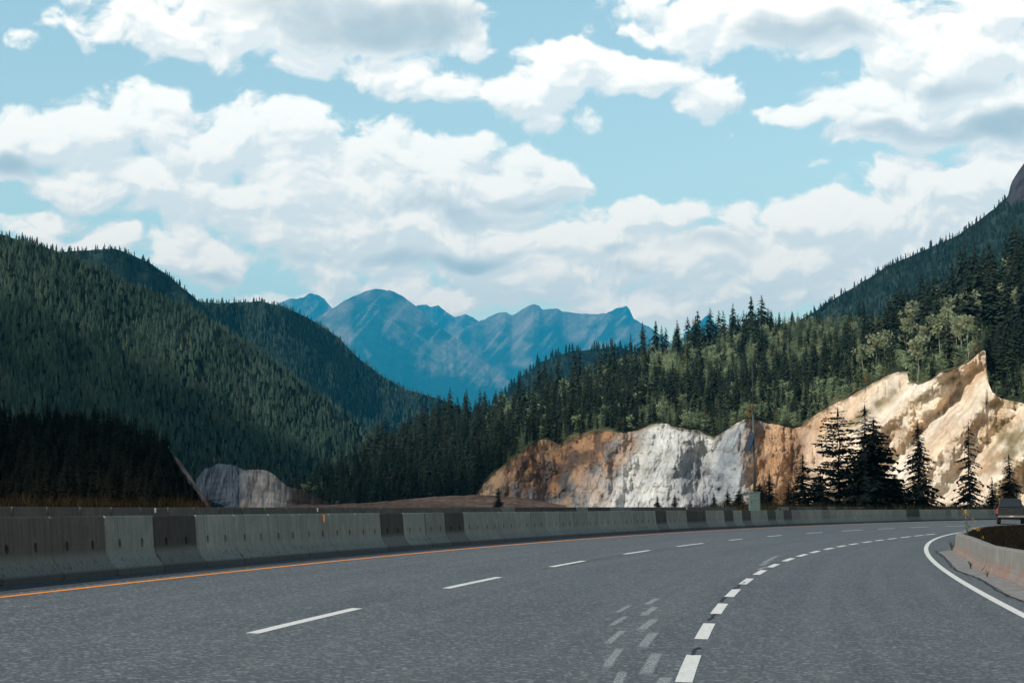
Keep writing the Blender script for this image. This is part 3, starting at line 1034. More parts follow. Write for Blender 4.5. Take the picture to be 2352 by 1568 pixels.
# tree shapes -------------------------------------------------------------
def star_tree(layers, spikes, seed):
    r = np.random.default_rng(seed)
    V, F = [], []
    for k in range(layers):
        z0 = .06 + .8 * (k / layers) ** .9; zt_ = min(1.0, z0 + .34 + .1 * (k == layers - 1))
        if k == layers - 1: zt_ = 1.0
        rad = .19 * (1 - k / layers) ** .65 + .014
        b = len(V); V.append((r.normal() * .01, r.normal() * .01, zt_))
        a0 = r.uniform(0, 6)
        for j in range(2 * spikes):
            a = a0 + math.pi * j / spikes
            q_ = rad * (1.0 if j % 2 == 0 else .5) * r.uniform(.75, 1.2)
            V.append((q_ * math.cos(a), q_ * math.sin(a), z0 - (.05 if j % 2 == 0 else 0) + r.normal() * .012))
        for j in range(2 * spikes):
            F.append((b, b + 1 + j, b + 1 + (j + 1) % (2 * spikes)))
    return np.array(V), np.array(F)


def blob_tree(seed, n=26):
    r = np.random.default_rng(seed)
    V, F = [], []
    for k in range(n):
        z = r.uniform(.25, 1); rad = .26 * math.sin(math.pi * min(1, (z - .1) * 1.05)) ** .7
        a = r.uniform(0, 6.28); q_ = rad * math.sqrt(r.uniform(.3, 1))
        c = np.array([q_ * math.cos(a), q_ * math.sin(a), z])
        b = len(V)
        for j in range(4):
            d = r.normal(size=3); d /= np.linalg.norm(d); V.append(c + d * .085)
        F += [(b, b + 1, b + 2), (b, b + 2, b + 3), (b, b + 3, b + 1), (b + 1, b + 3, b + 2)]
    return np.array(V), np.array(F)


def merge(name, protos, pos, hgt, wid, tints, which, mat):
    Vs, Fs, Cs = [], [], []
    base = 0
    for k, (pv, pf) in enumerate(protos):
        ids = np.where(which == k)[0]
        if not len(ids): continue
        a = rng.uniform(0, 2 * math.pi, len(ids)); ca, sa = np.cos(a), np.sin(a)
        h = hgt[ids]; w = wid[ids]
        x = (pv[None, :, 0] * ca[:, None] - pv[None, :, 1] * sa[:, None]) * (h * w)[:, None]
        y = (pv[None, :, 0] * sa[:, None] + pv[None, :, 1] * ca[:, None]) * (h * w)[:, None]
        z = pv[None, :, 2] * h[:, None]
        lean = rng.normal(0, .02, (len(ids), 2))
        x = x + z * lean[:, :1]; y = y + z * lean[:, 1:]
        V = np.stack([x + pos[ids, 0:1], y + pos[ids, 1:2], z + pos[ids, 2:3] - .03 * h[:, None]], -1)
        n = len(pv)
        Vs.append(V.reshape(-1, 3))
        Fs.append((pf[None] + (np.arange(len(ids)) * n)[:, None, None] + base).reshape(-1, 3))
        Cs.append(np.repeat(tints[ids], n, 0) * rng.uniform(.85, 1.15, (len(ids) * n, 1)))
        base += len(ids) * n
    return mesh_np(name, np.concatenate(Vs), np.concatenate(Fs), mat, np.concatenate(Cs))


STARS = [star_tree(5, 6, 100 + k) for k in range(6)]
STARS_S = [star_tree(3, 5, 200 + k) for k in range(5)]
BLOBS = [blob_tree(300 + k) for k in range(4)]


def plant(hs, n, xr=None, hm=(12, 18), tmin=0.0, tmax=1.0):
    """points spread evenly over a hill as seen, returns positions"""
    Xs, yr, yf = hs['Xs'], hs['yr'], hs['yf']
    x0, x1 = xr or (Xs[0], Xs[-1])
    hmx = np.max((yf - yr)[(Xs >= x0) & (Xs <= x1)])
    X = rng.uniform(x0, x1, n * 4); T = rng.uniform(0, 1, n * 4)
    colh = np.interp(X, Xs, yf - yr)
    keep = rng.uniform(0, hmx, n * 4) < colh
    X, T = X[keep][:n], (tmin + (tmax - tmin) * T)[keep][:n]
    # line of trees standing on the skyline
    m = int((x1 - x0) / 5)
    X = np.r_[X, rng.uniform(x0, x1, m)]; T = np.r_[T, rng.uniform(.97, 1, m)]
    return X, T, hs['samp'](X, T), rng.uniform(hm[0], hm[1], len(X))


def forest(name, hs, n, hm, c1, c2, label, xr=None, small=False, light=.08, lightc=(.17, .20, .14), wid=(.8, 1.15), tfun=None):
    X, T, P, Hh = plant(hs, n, xr, hm)
    f = fbm(X / 60, T * 8, 77, 4)[:, None] * .7 + rng.uniform(0, .5, (len(X), 1)) - .1
    tint = np.array(c1) * (1 - f) + np.array(c2) * f
    isl = rng.random(len(X)) < light * 2 * fbm(X / 90, T * 6, 11, 3)
    tint[isl] = np.array(lightc) * rng.uniform(.7, 1.3, (isl.sum(), 1))
    pr = STARS_S if small else STARS
    prs = pr + BLOBS
    which = rng.integers(0, len(pr), len(X)); which[isl & (rng.random(len(X)) < .6)] = len(pr) + rng.integers(0, len(BLOBS))
    Hh[isl] *= .75
    me = merge(name, prs, P, Hh * rng.uniform(.7, 1.15, len(X)), rng.uniform(*wid, len(X)), tint, which, M_FOREST)
    return tag(link(name, me), label, 'forest', kind='stuff')


# left valley wall, nearest
L1 = [(-160, 440, 2150, 1180, 1350), (0, 538, 2250, 1180, 1450), (80, 560, 2350, 1180, 1500), (150, 585, 2450, 1180, 1560), (230, 620, 2550, 1180, 1620), (300, 655, 2650, 1180, 1700), (380, 686, 2800, 1180, 1800),
      (440, 712, 2900, 1180, 1900), (500, 745, 3000, 1180, 2000), (560, 785, 3100, 1180, 2100), (620, 825, 3200, 1180, 2200), (680, 870, 3300, 1180, 2350), (740, 912, 3400, 1180, 2500), (800, 955, 3450, 1180, 2700),
      (850, 995, 3500, 1180, 2900), (900, 1050, 3550, 1180, 3100), (960, 1110, 3600, 1180, 3300)]
hcol = const_col((.020, .032, .026), .4, 3)
L1 = [(a, b, (c * .5 + 1150) * .55, d, (e * .5 + 750) * .55) for a, b, c, d, e in L1]
_, h1 = hill('hill', L1, M_HILLSOIL, 260, 80, .05, 5, 4, 5, 1.7, hcol, label='near left hillside covered with conifer forest')
forest('hillside_forest', h1, 9500, (4.8, 7.6), (.016, .040, .036), (.14, .215, .155), 'conifer forest covering the large left hillside', xr=(-60, 960), light=.12)
L2 = [(60, 640, 4500, 1150, 3200), (100, 600, 4500, 1150, 3200), (150, 578, 4500, 1150, 3200), (200, 575, 4500, 1150, 3200), (265, 572, 4500, 1150, 3200), (300, 584, 4500, 1150, 3300), (340, 601, 4550, 1150, 3300), (390, 635, 4600, 1150, 3400), (430, 670, 4600, 1150, 3400),
      (470, 705, 4700, 1150, 3500), (520, 760, 4700, 1150, 3500), (600, 850, 4800, 1150, 3500), (700, 960, 4800, 1150, 3500)]
L2 = [(a, b, c * .6, d, e * .6) for a, b, c, d, e in L2]
_, h2 = hill('hill', L2, M_HILLSOIL, 140, 50, .05, 5, 4, 15, 1.2, hcol, label='dark wooded ridge behind the left hillside')
forest('ridge_forest', h2, 3400, (8, 12), (.012, .030, .026), (.04, .062, .042), 'dark conifers along the ridge behind the left hillside', small=True, light=0.02)
L3 = [(340, 760, 5000, 1140, 4300), (400, 715, 5000, 1140, 4300), (450, 694, 5000, 1140, 4300), (520, 696, 5200, 1140, 4300), (600, 692, 5400, 1140, 4400), (650, 704, 5500, 1140, 4500), (700, 726, 5600, 1140, 4600), (740, 749, 5700, 1140, 4600), (780, 777, 5700, 1140, 4700),
      (810, 810, 5700, 1140, 4800), (840, 835, 5700, 1140, 4800), (880, 864, 5800, 1140, 4900), (930, 894, 5900, 1140, 5000), (985, 909, 6000, 1140, 5000), (1040, 925, 6000, 1140, 5000), (1120, 985, 6000, 1140, 5000)]
L3 = [(a, b, c * .6, d, e * .6) for a, b, c, d, e in L3]
_, h3 = hill('hill', L3, M_HILLSOIL, 200, 60, .06, 6, 4, 25, 1.2, hcol, label='middle wooded hill in front of the blue mountains')
forest('hill_forest', h3, 6500, (8.5, 12.5), (.016, .038, .034), (.12, .18, .13), 'conifer forest on the middle hill in front of the blue mountains', small=True, light=.1)
# right mountain behind the forest
L4 = [(1820, 745, 3300, 1150, 2300), (1880, 710, 3300, 1150, 2300), (1900, 695, 3300, 1150, 2300), (1960, 660, 3250, 1150, 2300), (2040, 610, 3200, 1150, 2200), (2100, 585, 3200, 1150, 2200), (2160, 558, 3150, 1150, 2100), (2200, 540, 3100, 1150, 2100), (2240, 513, 3050, 1150, 2100),
      (2290, 473, 3000, 1150, 2050), (2315, 452, 3000, 1150, 2000), (2322, 420, 3000, 1150, 2000), (2338, 395, 3000, 1150, 2000), (2352, 375, 3000, 1150, 2000), (2450, 290, 2900, 1150, 1900), (2650, 230, 2900, 1150, 1900)]


def col4(X, Y, T, P):
    c = const_col((.020, .032, .028), .4, 3)(X, Y, T, P)
    rk = ((X > 2305) & (Y < 470 - .25 * (X - 2305)))
    n = fbm(X / 8, Y / 14, 5, 4)[..., None]
    return np.where(rk[..., None], np.array((.042, .042, .052)) * (.5 + n), c)
L4 = [(a, b, c * .7, d, e * .7) for a, b, c, d, e in L4]
_, h4 = hill('mountain', L4, M_HILLSOIL, 200, 80, .05, 6, 5, 45, 1.2, col4, label='dark wooded mountain rising behind the forest on the right', cat='mountain')
Xp = None
forest('mountain_forest', dict(h4, yr=np.where(h4['Xs'] > 2312, np.maximum(h4['yr'], 472 - .25 * (h4['Xs'] - 2305)), h4['yr']), samp=lambda X, t: h4['samp'](X, t * np.where(X > 2312, (np.interp(X, h4['Xs'], h4['yf']) - np.maximum(np.interp(X, h4['Xs'], h4['yr']), 472)) / (np.interp(X, h4['Xs'], h4['yf']) - np.interp(X, h4['Xs'], h4['yr'])), 1.0))),
       6500, (6, 9.5), (.010, .028, .030), (.034, .054, .042), 'dark conifers covering the mountain on the right', small=True, light=.04, xr=(1830, 2420))
# small far hill seen over the forest
L5 = [(1100, 950, 3600, 1140, 3000), (1150, 915, 3600, 1140, 3000), (1200, 862, 3600, 1140, 3000), (1240, 832, 3600, 1140, 3000), (1290, 812, 3600, 1140, 3000), (1340, 805, 3600, 1140, 3000), (1420, 795, 3600, 1140, 3000), (1520, 830, 3600, 1140, 3000)]
_, h5 = hill('hill', L5, M_HILLSOIL, 60, 24, .04, 6, 4, 55, 1.2, hcol, label='small hazy wooded hill peeping over the forest')
forest('far_forest', h5, 700, (15, 22), (.012, .030, .03), (.03, .05, .04), 'hazy conifers on the small hill peeping over the forest', small=True, light=.02)

# blue mountains
def mcol(seed, treeline=.55):
    def f(X, Y, T, P):
        n = fbm(X / 60, Y / 45, seed, 5)
        st = fbm((X + Y * .9) / 12, (Y - X * .2) / 70, seed + 3, 4)
        rock = np.array((.25, .19, .165)); wood = np.array((.016, .034, .034)); scree = np.array((.36, .29, .26))
        g = np.clip((T + (n - .5) * .9 - treeline) / .16, 0, 1)[..., None]
        c = wood * (1 - g) + rock * (.35 + .75 * st[..., None]) * g
        s2 = np.clip((st - .60) / .10, 0, 1)[..., None] * np.clip((T - .74) / .1, 0, 1)[..., None] * .5
        c = c * (1 - s2) + scree * s2
        c = c * (1 - 0) 
        # avalanche tracks through the forest
        for (x0, y0, x1, y1, w) in ((934, 752, 1105, 872, 9), (1015, 798, 1048, 815, 7), (1092, 835, 1130, 858, 5), (835, 800, 850, 820, 12), (960, 800, 1010, 830, 8)):
            dx, dy = x1 - x0, y1 - y0; L = math.hypot(dx, dy)
            a = ((X - x0) * dx + (Y - y0) * dy) / L; d = abs((X - x0) * dy - (Y - y0) * dx) / L
            k = np.clip(1 - d / (w * (.25 + .75 * np.clip(a / L, 0, 1)) * (.5 + st)), 0, 1) * ((a > 0) & (a < L)) * .75
            c = c * (1 - k[..., None]) + np.array((.17, .18, .13)) * k[..., None]
        return c
    return f
YF = 1150
MA = [(560, 800, 13800), (610, 730, 13800), (642, 696, 13800), (665, 686, 13800), (697, 683, 13800), (712.6, 673, 13800), (730, 678, 13800), (746, 688, 13800), (763, 709, 13800), (800, 760, 13800), (860, 840, 13800)]
MBK = [(900, 740, 14600), (940, 708, 14600), (960, 701, 14600), (980, 699, 14600), (988.5, 706, 14600), (1006.6, 700, 14600), (1026, 716, 14600), (1043, 727, 14600), (1069, 720.6, 14600), (1082, 727, 14600), (1100.6, 737, 14600), (1140, 770, 14600), (1200, 840, 14600)]
MM = [(600, 800, 11500), (680, 752, 11800), (725, 729, 12000), (763, 709, 12000), (786, 694, 12000), (812, 679, 12000), (838.5, 668, 12000), (861.6, 664, 12000), (881, 664.6, 12000), (904, 669.5, 12000), (931, 684, 12000), (954, 701, 12000), (977, 717, 11900), (990, 739, 11800), (1030, 765, 11600), (1080, 800, 11300), (1130, 840, 11000), (1180, 885, 10600), (1240, 950, 10300)]
MR = [(960, 900, 12800), (1010, 800, 13200), (1050, 762, 13400), (1100.6, 738, 13600), (1122, 727, 13600), (1142, 719, 13600), (1163, 716.6, 13600), (1176, 724, 13600), (1196, 712, 13600), (1215.5, 702.5, 13600), (1225, 698.5, 13600), (1237, 702.5, 13600), (1245, 710.7, 13600), (1258, 710.7, 13600), (1280, 706.7, 13600),
      (1291, 714.7, 13600), (1318, 718, 13600), (1354, 721, 13600), (1390, 719, 13500), (1440, 724, 13400), (1456, 730.5, 13400), (1472.7, 742, 13300), (1489, 750, 13300), (1560, 800, 13000), (1700, 880, 12500)]
MP = [(1378, 740, 14700), (1395, 717, 14700), (1413, 709, 14700), (1440, 703, 14700), (1446, 710.7, 14700), (1456, 731, 14700), (1480, 760, 14700)]
MS = [(1570, 770, 14800), (1600, 745, 14800), (1628, 722, 14800), (1645, 745, 14800), (1690, 800, 14800)]
for pts, sd, tl, lab_, df in ((MA, 3, .84, 'hazy blue peak behind the left end of the mountain range', 11500), (MBK, 13, .84, 'hazy blue jagged peaks between the two main mountains', 12500), (MM, 23, .80, 'large hazy blue mountain with a rounded rocky summit', 8200),
                              (MR, 33, .82, 'hazy blue mountain ridge with pale scree right of the rounded summit', 9500), (MP, 43, 2.0, 'dark blue wedge-shaped peak at the right end of the range', 13900), (MS, 53, 2.0, 'tiny blue peak tip behind the forest ridge', 13800)):
    hill('mountain', [(a, b, c * 2.7, YF, df * 2.7) for a, b, c in pts], M_MOUNT, 260, 110, .032, 3.2, 2.4, sd, 1.15, mcol(sd, tl), label=lab_, cat='mountain', backd=.12, ridge_n=2.5, ridged=True, fine=.003)

# ------------------------------------------------------------------ near terrain
# dark wooded hillock on the left
HK = [(-1500, 500, 300, 1172, 66), (-900, 560, 290, 1172, 62), (-500, 760, 280, 1171, 58), (-200, 900, 275, 1170, 58), (0, 985, 260, 1169, 57), (120, 975, 250, 1168, 57), (210, 985, 250, 1168, 57), (290, 1005, 245, 1168, 57), (350, 1022, 240, 1168, 58), (390, 1036, 235, 1168, 58), (410, 1055, 225, 1168, 60),
      (430, 1082, 215, 1168, 62), (450, 1112, 200, 1168, 64), (470, 1142, 170, 1169, 66), (484, 1164, 120, 1170, 68)]


def row2_depth(X):
    s_ = s_at_X(X, OFF2, .6); return float(so_xy(s_, OFF2)[1])
HK = [(a, b, max(c, row2_depth(max(a, -300)) + 14) if a > -400 else c, d, max(e, row2_depth(max(a, -300)) + 3)) for a, b, c, d, e in HK]
print('row2 depth', row2_depth(0), row2_depth(300), row2_depth(480))


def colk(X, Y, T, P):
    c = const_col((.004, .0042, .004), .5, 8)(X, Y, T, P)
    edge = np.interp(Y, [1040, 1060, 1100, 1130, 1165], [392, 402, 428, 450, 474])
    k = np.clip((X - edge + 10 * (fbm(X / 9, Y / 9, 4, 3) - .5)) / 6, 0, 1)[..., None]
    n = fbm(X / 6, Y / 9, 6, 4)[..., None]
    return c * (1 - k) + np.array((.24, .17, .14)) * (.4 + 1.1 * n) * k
_, hk = hill('hillock', HK, M_HILLSOIL, 420, 60, .05, 5, 6, 65, 1.4, colk, label='dark hillock behind the far barrier row at the left', cat='hillock', backd=.25, fine=.03)
# grey rock outcrop
OC = [(430, 1168, 250, 1172, 235), (445, 1130, 262, 1172, 235), (452, 1100, 266, 1172, 235), (470, 1077, 270, 1172, 235), (500, 1064, 275, 1172, 235), (530, 1066, 275, 1172, 235), (550, 1074, 272, 1172, 235), (563, 1080, 265, 1172, 228), (580, 1077, 268, 1172, 226), (600, 1078, 270, 1172, 226), (622, 1084, 270, 1172, 228), (640, 1098, 268, 1172, 230), (660, 1115, 266, 1172, 232), (700, 1128, 264, 1172, 232),
      (740, 1146, 262, 1172, 232), (770, 1164, 255, 1172, 232)]


def colo(X, Y, T, P):
    n = fbm((X + .3 * Y) / 7, Y / 50, 6, 5)[..., None]; m = fbm(X / 20, Y / 20, 9, 4)[..., None]
    grey = np.array((.085, .10, .115)); warm = np.array((.24, .21, .18))
    w = np.clip((X - 548 + 14 * (m[..., 0] - .5)) / 14, 0, 1)[..., None] * np.clip(.2 + 1.0 * m, 0, 1)  # shaded left and sunlit right side painted into the rock colour
    c = (grey * (1 - w) + warm * w) * (.3 + 1.35 * n)
    d = np.clip((X - 640 + 40 * (m[..., 0] - .5)) / 30, 0, 1)[..., None]
    return c * (1 - d) + np.array((.035, .03, .027)) * (.5 + n) * d
hill('rock_outcrop', OC, M_ROCK, 420, 90, .03, 12, 5, 71, 1.0, colo, label='grey rock outcrop beside the dark hillock', cat='rock', backd=.15, ridge_n=4, fine=.012)
# brown berm
BE = [(600, 1168, 210, 1174, 170), (700, 1158, 215, 1174, 165), (760, 1158, 230, 1174, 160), (850, 1154, 250, 1174, 160), (950, 1144, 270, 1174, 160), (1040, 1138, 285, 1174, 160), (1100, 1136, 290, 1174, 165), (1180, 1140, 300, 1174, 170), (1300, 1160, 300, 1174, 180)]


def colb(X, Y, T, P):
    n = fbm(X / 8, Y / 3, 6, 4)[..., None]
    return np.array((.10, .072, .058)) * (.5 + 1.0 * n)
hill('gravel_bank', BE, M_HILLSOIL, 160, 24, .02, 10, 6, 75, 1.0, colb, label='low brown gravel bank behind the barrier left of the rock cutting', cat='bank', backd=.3)
# rock cutting
ROCKTOP = [(1085, 1166), (1088, 1150), (1096, 1134), (1112, 1110), (1130, 1092), (1150, 1074), (1172, 1056), (1195, 1040), (1215, 1024), (1235, 1012), (1252, 1008), (1270, 1012), (1285, 1022), (1296, 1014), (1310, 1003), (1350, 994), (1375, 990), (1405, 991), (1430, 994), (1450, 990), (1472, 984), (1490, 975), (1510, 971), (1535, 974), (1555, 981), (1575, 986), (1600, 988), (1618, 994), (1640, 1006),
           (1655, 998), (1670, 988), (1690, 972), (1715, 963), (1735, 963), (1760, 970), (1790, 976), (1820, 982), (1840, 978), (1870, 955), (1900, 937), (1960, 906), (2010, 876), (2040, 861), (2060, 853), (2083, 852), (2088, 874), (2110, 884), (2140, 872), (2160, 858), (2200, 846), (2225, 832), (2246, 813), (2258, 805), (2264, 808), (2267, 845), (2270, 880), (2280, 903), (2300, 916), (2352, 926), (2450, 950), (2700, 1000)]
ROCKTOP = sorted(ROCKTOP)
rk = np.array(ROCKTOP, float)


def rock_depth(X):     # foot of the rock cutting
    return np.interp(X, [1085, 1250, 1500, 1840, 2352, 2700], [430, 420, 400, 385, 290, 240])


def colr(X, Y, T, P):
    n1 = fbm(X / 70, Y / 60, 6, 5); kd = np.clip((X - 1760) / 120, 0, 1); n2 = fbm((X + kd * .9 * Y) / 3, (Y - kd * .4 * X) / 7, 16, 4); n3 = fbm((X + (.35 + .65 * kd) * Y) / 34, (Y - X * (.2 + .4 * kd)) / 95, 26, 7, .58); n4 = fbm(X / 25, Y / 25, 36, 5)
    orange = np.array((.33, .185, .10)); brown = np.array((.13, .082, .058)); grey = np.array((.32, .33, .33)); white = np.array((.46, .455, .43)); cream = np.array((.63, .51, .38)); tan = np.array((.42, .27, .16)); dark = np.array((.06, .055, .055)); bgrey = np.array((.16, .18, .20))
    def mixc(a, b, k): return a * (1 - k[..., None]) + b * k[..., None]
    A = mixc(orange + 0 * X[..., None], brown, np.clip((n4 - .42) / .12, 0, 1))
    lowg = np.clip((Y - 1075 + 120 * (n1 - .5)) / 40, 0, 1) * np.clip((n3 - .3) / .3, 0, 1) * .8
    A = mixc(A, bgrey, lowg)
    A = mixc(A, tan, np.clip((n3 - .56) / .1, 0, 1) * .7)
    B = mixc(grey + 0 * X[..., None], white, np.clip((n3 - .32) / .4, 0, 1))
    B = mixc(B, white * 1.1, np.clip((1030 - Y + 60 * (n1 - .5)) / 50, 0, 1) * .7 * (X < 1640))
    B = mixc(B, bgrey, np.clip((X - 1560 + 200 * (n1 - .5) + .6 * (Y - 1080)) / 80, 0, 1) * .75)  # blue-grey shade of the right-facing flank painted into the stone
    C = mixc(tan + 0 * X[..., None], orange, np.clip((n4 - .45) / .15, 0, 1) * .8)
    C = mixc(C, brown * .8, np.clip((n2 - .55) / .1, 0, 1) * .7)
    D_ = mixc(cream + 0 * X[..., None], tan, np.clip((n1 - .42) / .3, 0, 1) * .6)
    D_ = mixc(D_, white * 1.3, np.clip((n3 - .36) / .4, 0, 1) * .45)
    D_ = mixc(D_, np.array((.20, .15, .07)), np.clip((X - 2235 + 90 * (n4 - .5)) / 90, 0, 1) * np.clip((n4 - .38) / .3, 0, 1) * .8)
    u = X + 70 * (n1 - .5) + 40 * (n3 - .5)
    u = u + 60 * (n4 - .5) + 34 * (n2 - .5)
    k1 = np.clip((u - 1370 + .45 * (Y - 1050)) / 110, 0, 1)
    k2 = np.clip((u - 1700 + .12 * (Y - 1050)) / 55, 0, 1)
    k3 = np.clip((u - 1800 - .25 * (1100 - Y)) / 100, 0, 1)
    c = mixc(mixc(mixc(A, B, k1), C, k2), D_, k3)
    olive = np.array((.13, .105, .05)); rust = np.array((.36, .20, .10))
    for (x0, y0, x1, y1, w_, cc, st_) in ((2085, 880, 1930, 990, 17, olive, .8), (2215, 850, 2075, 950, 11, olive, .75), (1845, 985, 1790, 1160, 22, brown, .7), (2330, 930, 2180, 1010, 20, rust, .6), (2360, 985, 2230, 1110, 24, olive, .7),
                                          (1985, 900, 1850, 1000, 22, rust, .45), (2262, 830, 2190, 960, 16, rust, .45), (2120, 930, 1960, 1080, 20, tan, .6), (2300, 1020, 2210, 1150, 26, tan, .7), (1700, 1010, 1610, 1160, 26, bgrey, .8), (1330, 1010, 1290, 1160, 14, dark, .5), (1450, 1000, 1400, 1090, 16, rust, .5)):
        dx, dy = x1 - x0, y1 - y0; L_ = math.hypot(dx, dy)
        a_ = ((X - x0) * dx + (Y - y0) * dy) / L_; d_ = abs((X - x0) * dy - (Y - y0) * dx) / L_
        kk = np.clip(1.25 - d_ / (w_ * (.35 + 1.3 * n2)), 0, 1) * np.clip(1 - abs(2 * a_ / L_ - 1) ** 4, 0, 1) * np.clip((n4 - .25) / .3, 0, 1) * st_
        c = mixc(c, cc, kk)
    # grassy lip along the brow
    yt = np.interp(X, rk[:, 0], rk[:, 1])
    lip = np.clip(1 - (Y - yt - 6 * n2) / 7, 0, 1) * np.clip((n4 - .38) / .1, 0, 1)
    c = mixc(c, np.array((.11, .085, .04)), lip * .8 * (X < 2100))
    c = c * (.80 + .40 * n2)[..., None]
    ck = np.clip((fbm((X + .4 * Y) / 16, Y / 38, 46, 5, .55, True) - .74) / .1, 0, 1)
    c = mixc(c, dark, ck * .55 * np.clip((1900 - X) / 120, .15, 1))
    return np.clip(c, .01, .85)


def rock_relief(X, Y):
    w = X + 30 * (fbm(X / 90, Y / 90, 301, 4) - .5) * 2
    def knob(c, a, b, h): return h * np.exp(-np.where(w < c, ((w - c) / a) ** 2, ((w - c) / b) ** 2))
    d = knob(1195, 70, 55, 9) + knob(1400, 85, 60, 10) + knob(1530, 70, 70, 11) + knob(1712, 45, 40, 12) + knob(1790, 30, 25, 5)
    # spurs and gullies running down to the left on the cream slope
    g = X + .95 * Y
    for c, wd_, h in ((2960, 40, 8), (3065, 26, -7), (3140, 38, 8), (3245, 30, -6), (3330, 45, 7), (3420, 35, -6)):
        d = d + h * np.exp(-((g + 26 * (fbm(X / 40, Y / 40, 305, 4) - .5) - c) / wd_) ** 2) * np.clip((X - 1830) / 60, 0, 1)
    return d


_, hrk = hill('rock_face', [(X, Y, float(rock_depth(X)) + (1168 - Y) * .10, 1172, float(rock_depth(X))) for X, Y in ROCKTOP], M_ROCK, 1000, 170, .026, 5, 3, 81, 1.0, colr,
     label='rock cutting of orange, grey and cream stone beside the road', cat='rock face', backd=.16, ridge_n=2.6, fine=.012, relief=rock_relief)

# wooded hill above the rock cutting
RT = [(600, 1160), (640, 1152), (700, 1136), (760, 1108), (850, 1060), (900, 1030), (950, 1000), (1060, 975), (1130, 955), (1200, 930), (1330, 885), (1450, 835), (1530, 808), (1600, 790), (1700, 768), (1780, 745), (1850, 738), (1900, 738), (1980, 740), (2050, 745), (2120, 742), (2200, 728), (2280, 700), (2352, 670), (2450, 620), (2700, 540)]
rt = np.array(RT, float)
RH = []
for X in sorted(set([a for a, b in RT] + [a for a, b in ROCKTOP if a > 1085] + list(range(1090, 2700, 6)))):
    yr_ = float(np.interp(X, rt[:, 0], rt[:, 1]))
    yf_ = float(np.interp(X, rk[:, 0], rk[:, 1])) - 2 if X > 1086 else 1170.
    df_ = float(hrk['samp'](np.array([X + 0.]), np.array([1.]))[0, 1]) + 1.5 if X > 1086 else float(np.interp(X, [600, 1086], [560, 445]))
    dr_ = float(np.interp(X, [600, 900, 1300, 1700, 1900, 2100, 2352, 2700], [700, 800, 850, 900, 850, 720, 620, 600]))
    RH.append((X, min(yr_, yf_ - 3), max(dr_, df_ + 30), yf_, df_))


def colh(X, Y, T, P):
    n = fbm(X / 20, Y / 14, 6, 4)[..., None]; m = fbm(X / 80, Y / 40, 61, 4)[..., None]
    a = np.array((.025, .032, .022)); b = np.array((.10, .10, .055))
    k = np.clip((m - .5) / .1, 0, 1)
    return (a * (1 - k) + b * k) * (.5 + n)
_, hR = hill('hill', RH, M_HILLSOIL, 500, 60, .012, 6, 4, 91, 1.15, colh, label='wooded hill above the rock cutting', backd=.4, ridge_n=2, pin=True, footk=1.12)


# ------------------------------------------------------------------ trees with branches
def conifer(seed, levels=16, nb=7, m=3, Rr=.17, droop=.35, crown0=.08, sparse=0., leafw=.5, pw=.85):
    """unit-height conifer crown made of drooping sprays"""
    r = np.random.default_rng(seed)
    V, F = [], []
    for k in range(levels):
        t = k / levels
        z = crown0 + (1 - crown0) * (t ** .92) * .985
        L0 = Rr * (1 - t) ** pw + .012
        if sparse: L0 *= r.uniform(1 - sparse, 1 + sparse * .4)
        a0 = r.uniform(0, 6.28)
        for j in range(nb):
            if r.random() < sparse * .45: continue
            a = a0 + 6.283 * j / nb + r.normal() * .25
            L = L0 * r.uniform(.7, 1.2)
            zz = z + r.normal() * (.95 if levels > 25 else .4) / levels
            d = np.array([math.cos(a), math.sin(a)]); sd = np.array([-d[1], d[0]])
            for q_ in range(m):
                f0 = q_ / m * .8; f1 = min(1.05, f0 + 1.35 / m)
                def pt(f, s, up=0):
                    return (d[0] * L * f + sd[0] * s, d[1] * L * f + sd[1] * s, zz - droop * L * f ** 1.3 + up)
                w = L * leafw * (1 - .55 * f0) * r.uniform(.6, 1.2)
                off = r.normal() * .12 * L
                b = len(V)
                V += [pt(f0, off * .3), pt((f0 + f1) / 2 + r.normal() * .05, off - w / 2, -.10 * L * r.uniform(0, 1.5)), pt(f1, off, -.04 * L), pt((f0 + f1) / 2 + r.normal() * .05, off + w / 2, -.10 * L * r.uniform(0, 1.5))]
                F += [(b, b + 1, b + 2), (b, b + 2, b + 3)]
    b = len(V)   # leader
    V += [(0, 0, 1.0), (.012, 0, .9), (-.006, .01, .9), (-.006, -.01, .9)]
    F += [(b, b + 1, b + 2), (b, b + 2, b + 3), (b, b + 3, b + 1)]
    return np.array(V), np.array(F)


def broadleaf(seed, n=220, z0=.35, rx=.2, leaf=.035):
    r = np.random.default_rng(seed)
    cl_ = [(r.normal() * rx * .45, r.normal() * rx * .45, r.uniform(z0 + .08, .92), r.uniform(.08, .15)) for _ in range(11)]
    V, F = [], []
    for k in range(n):
        c = cl_[int(r.integers(0, len(cl_)))]
        d = r.normal(size=3); d /= np.linalg.norm(d)
        p = np.array(c[:3]) + d * c[3] * r.uniform(.5, 1.05) * np.array([1, 1, .8])
        u = r.normal(size=3); u /= np.linalg.norm(u); v = np.cross(u, r.normal(size=3)); v /= np.linalg.norm(v)
        b = len(V); s = leaf * r.uniform(.6, 1.3)
        V += [p - u * s, p - v * s, p + u * s, p + v * s]
        F += [(b, b + 1, b + 2), (b, b + 2, b + 3)]
    return np.array(V), np.array(F)


def trunk_mesh(name, r0, top, mat, seed=0, bends=.01):
    r = np.random.default_rng(seed)
    mb = MB()
    n = 7
    pts = [(r.normal() * bends * (k > 0), r.normal() * bends * (k > 0), -.03 + (top + .03) * k / (n - 1)) for k in range(n)]
    mb.tube(pts, [r0 * (1.25 if k == 0 else 1) * (1 - .85 * k / (n - 1)) for k in range(n)], 7)
    return mb.mesh(name, mat, True)


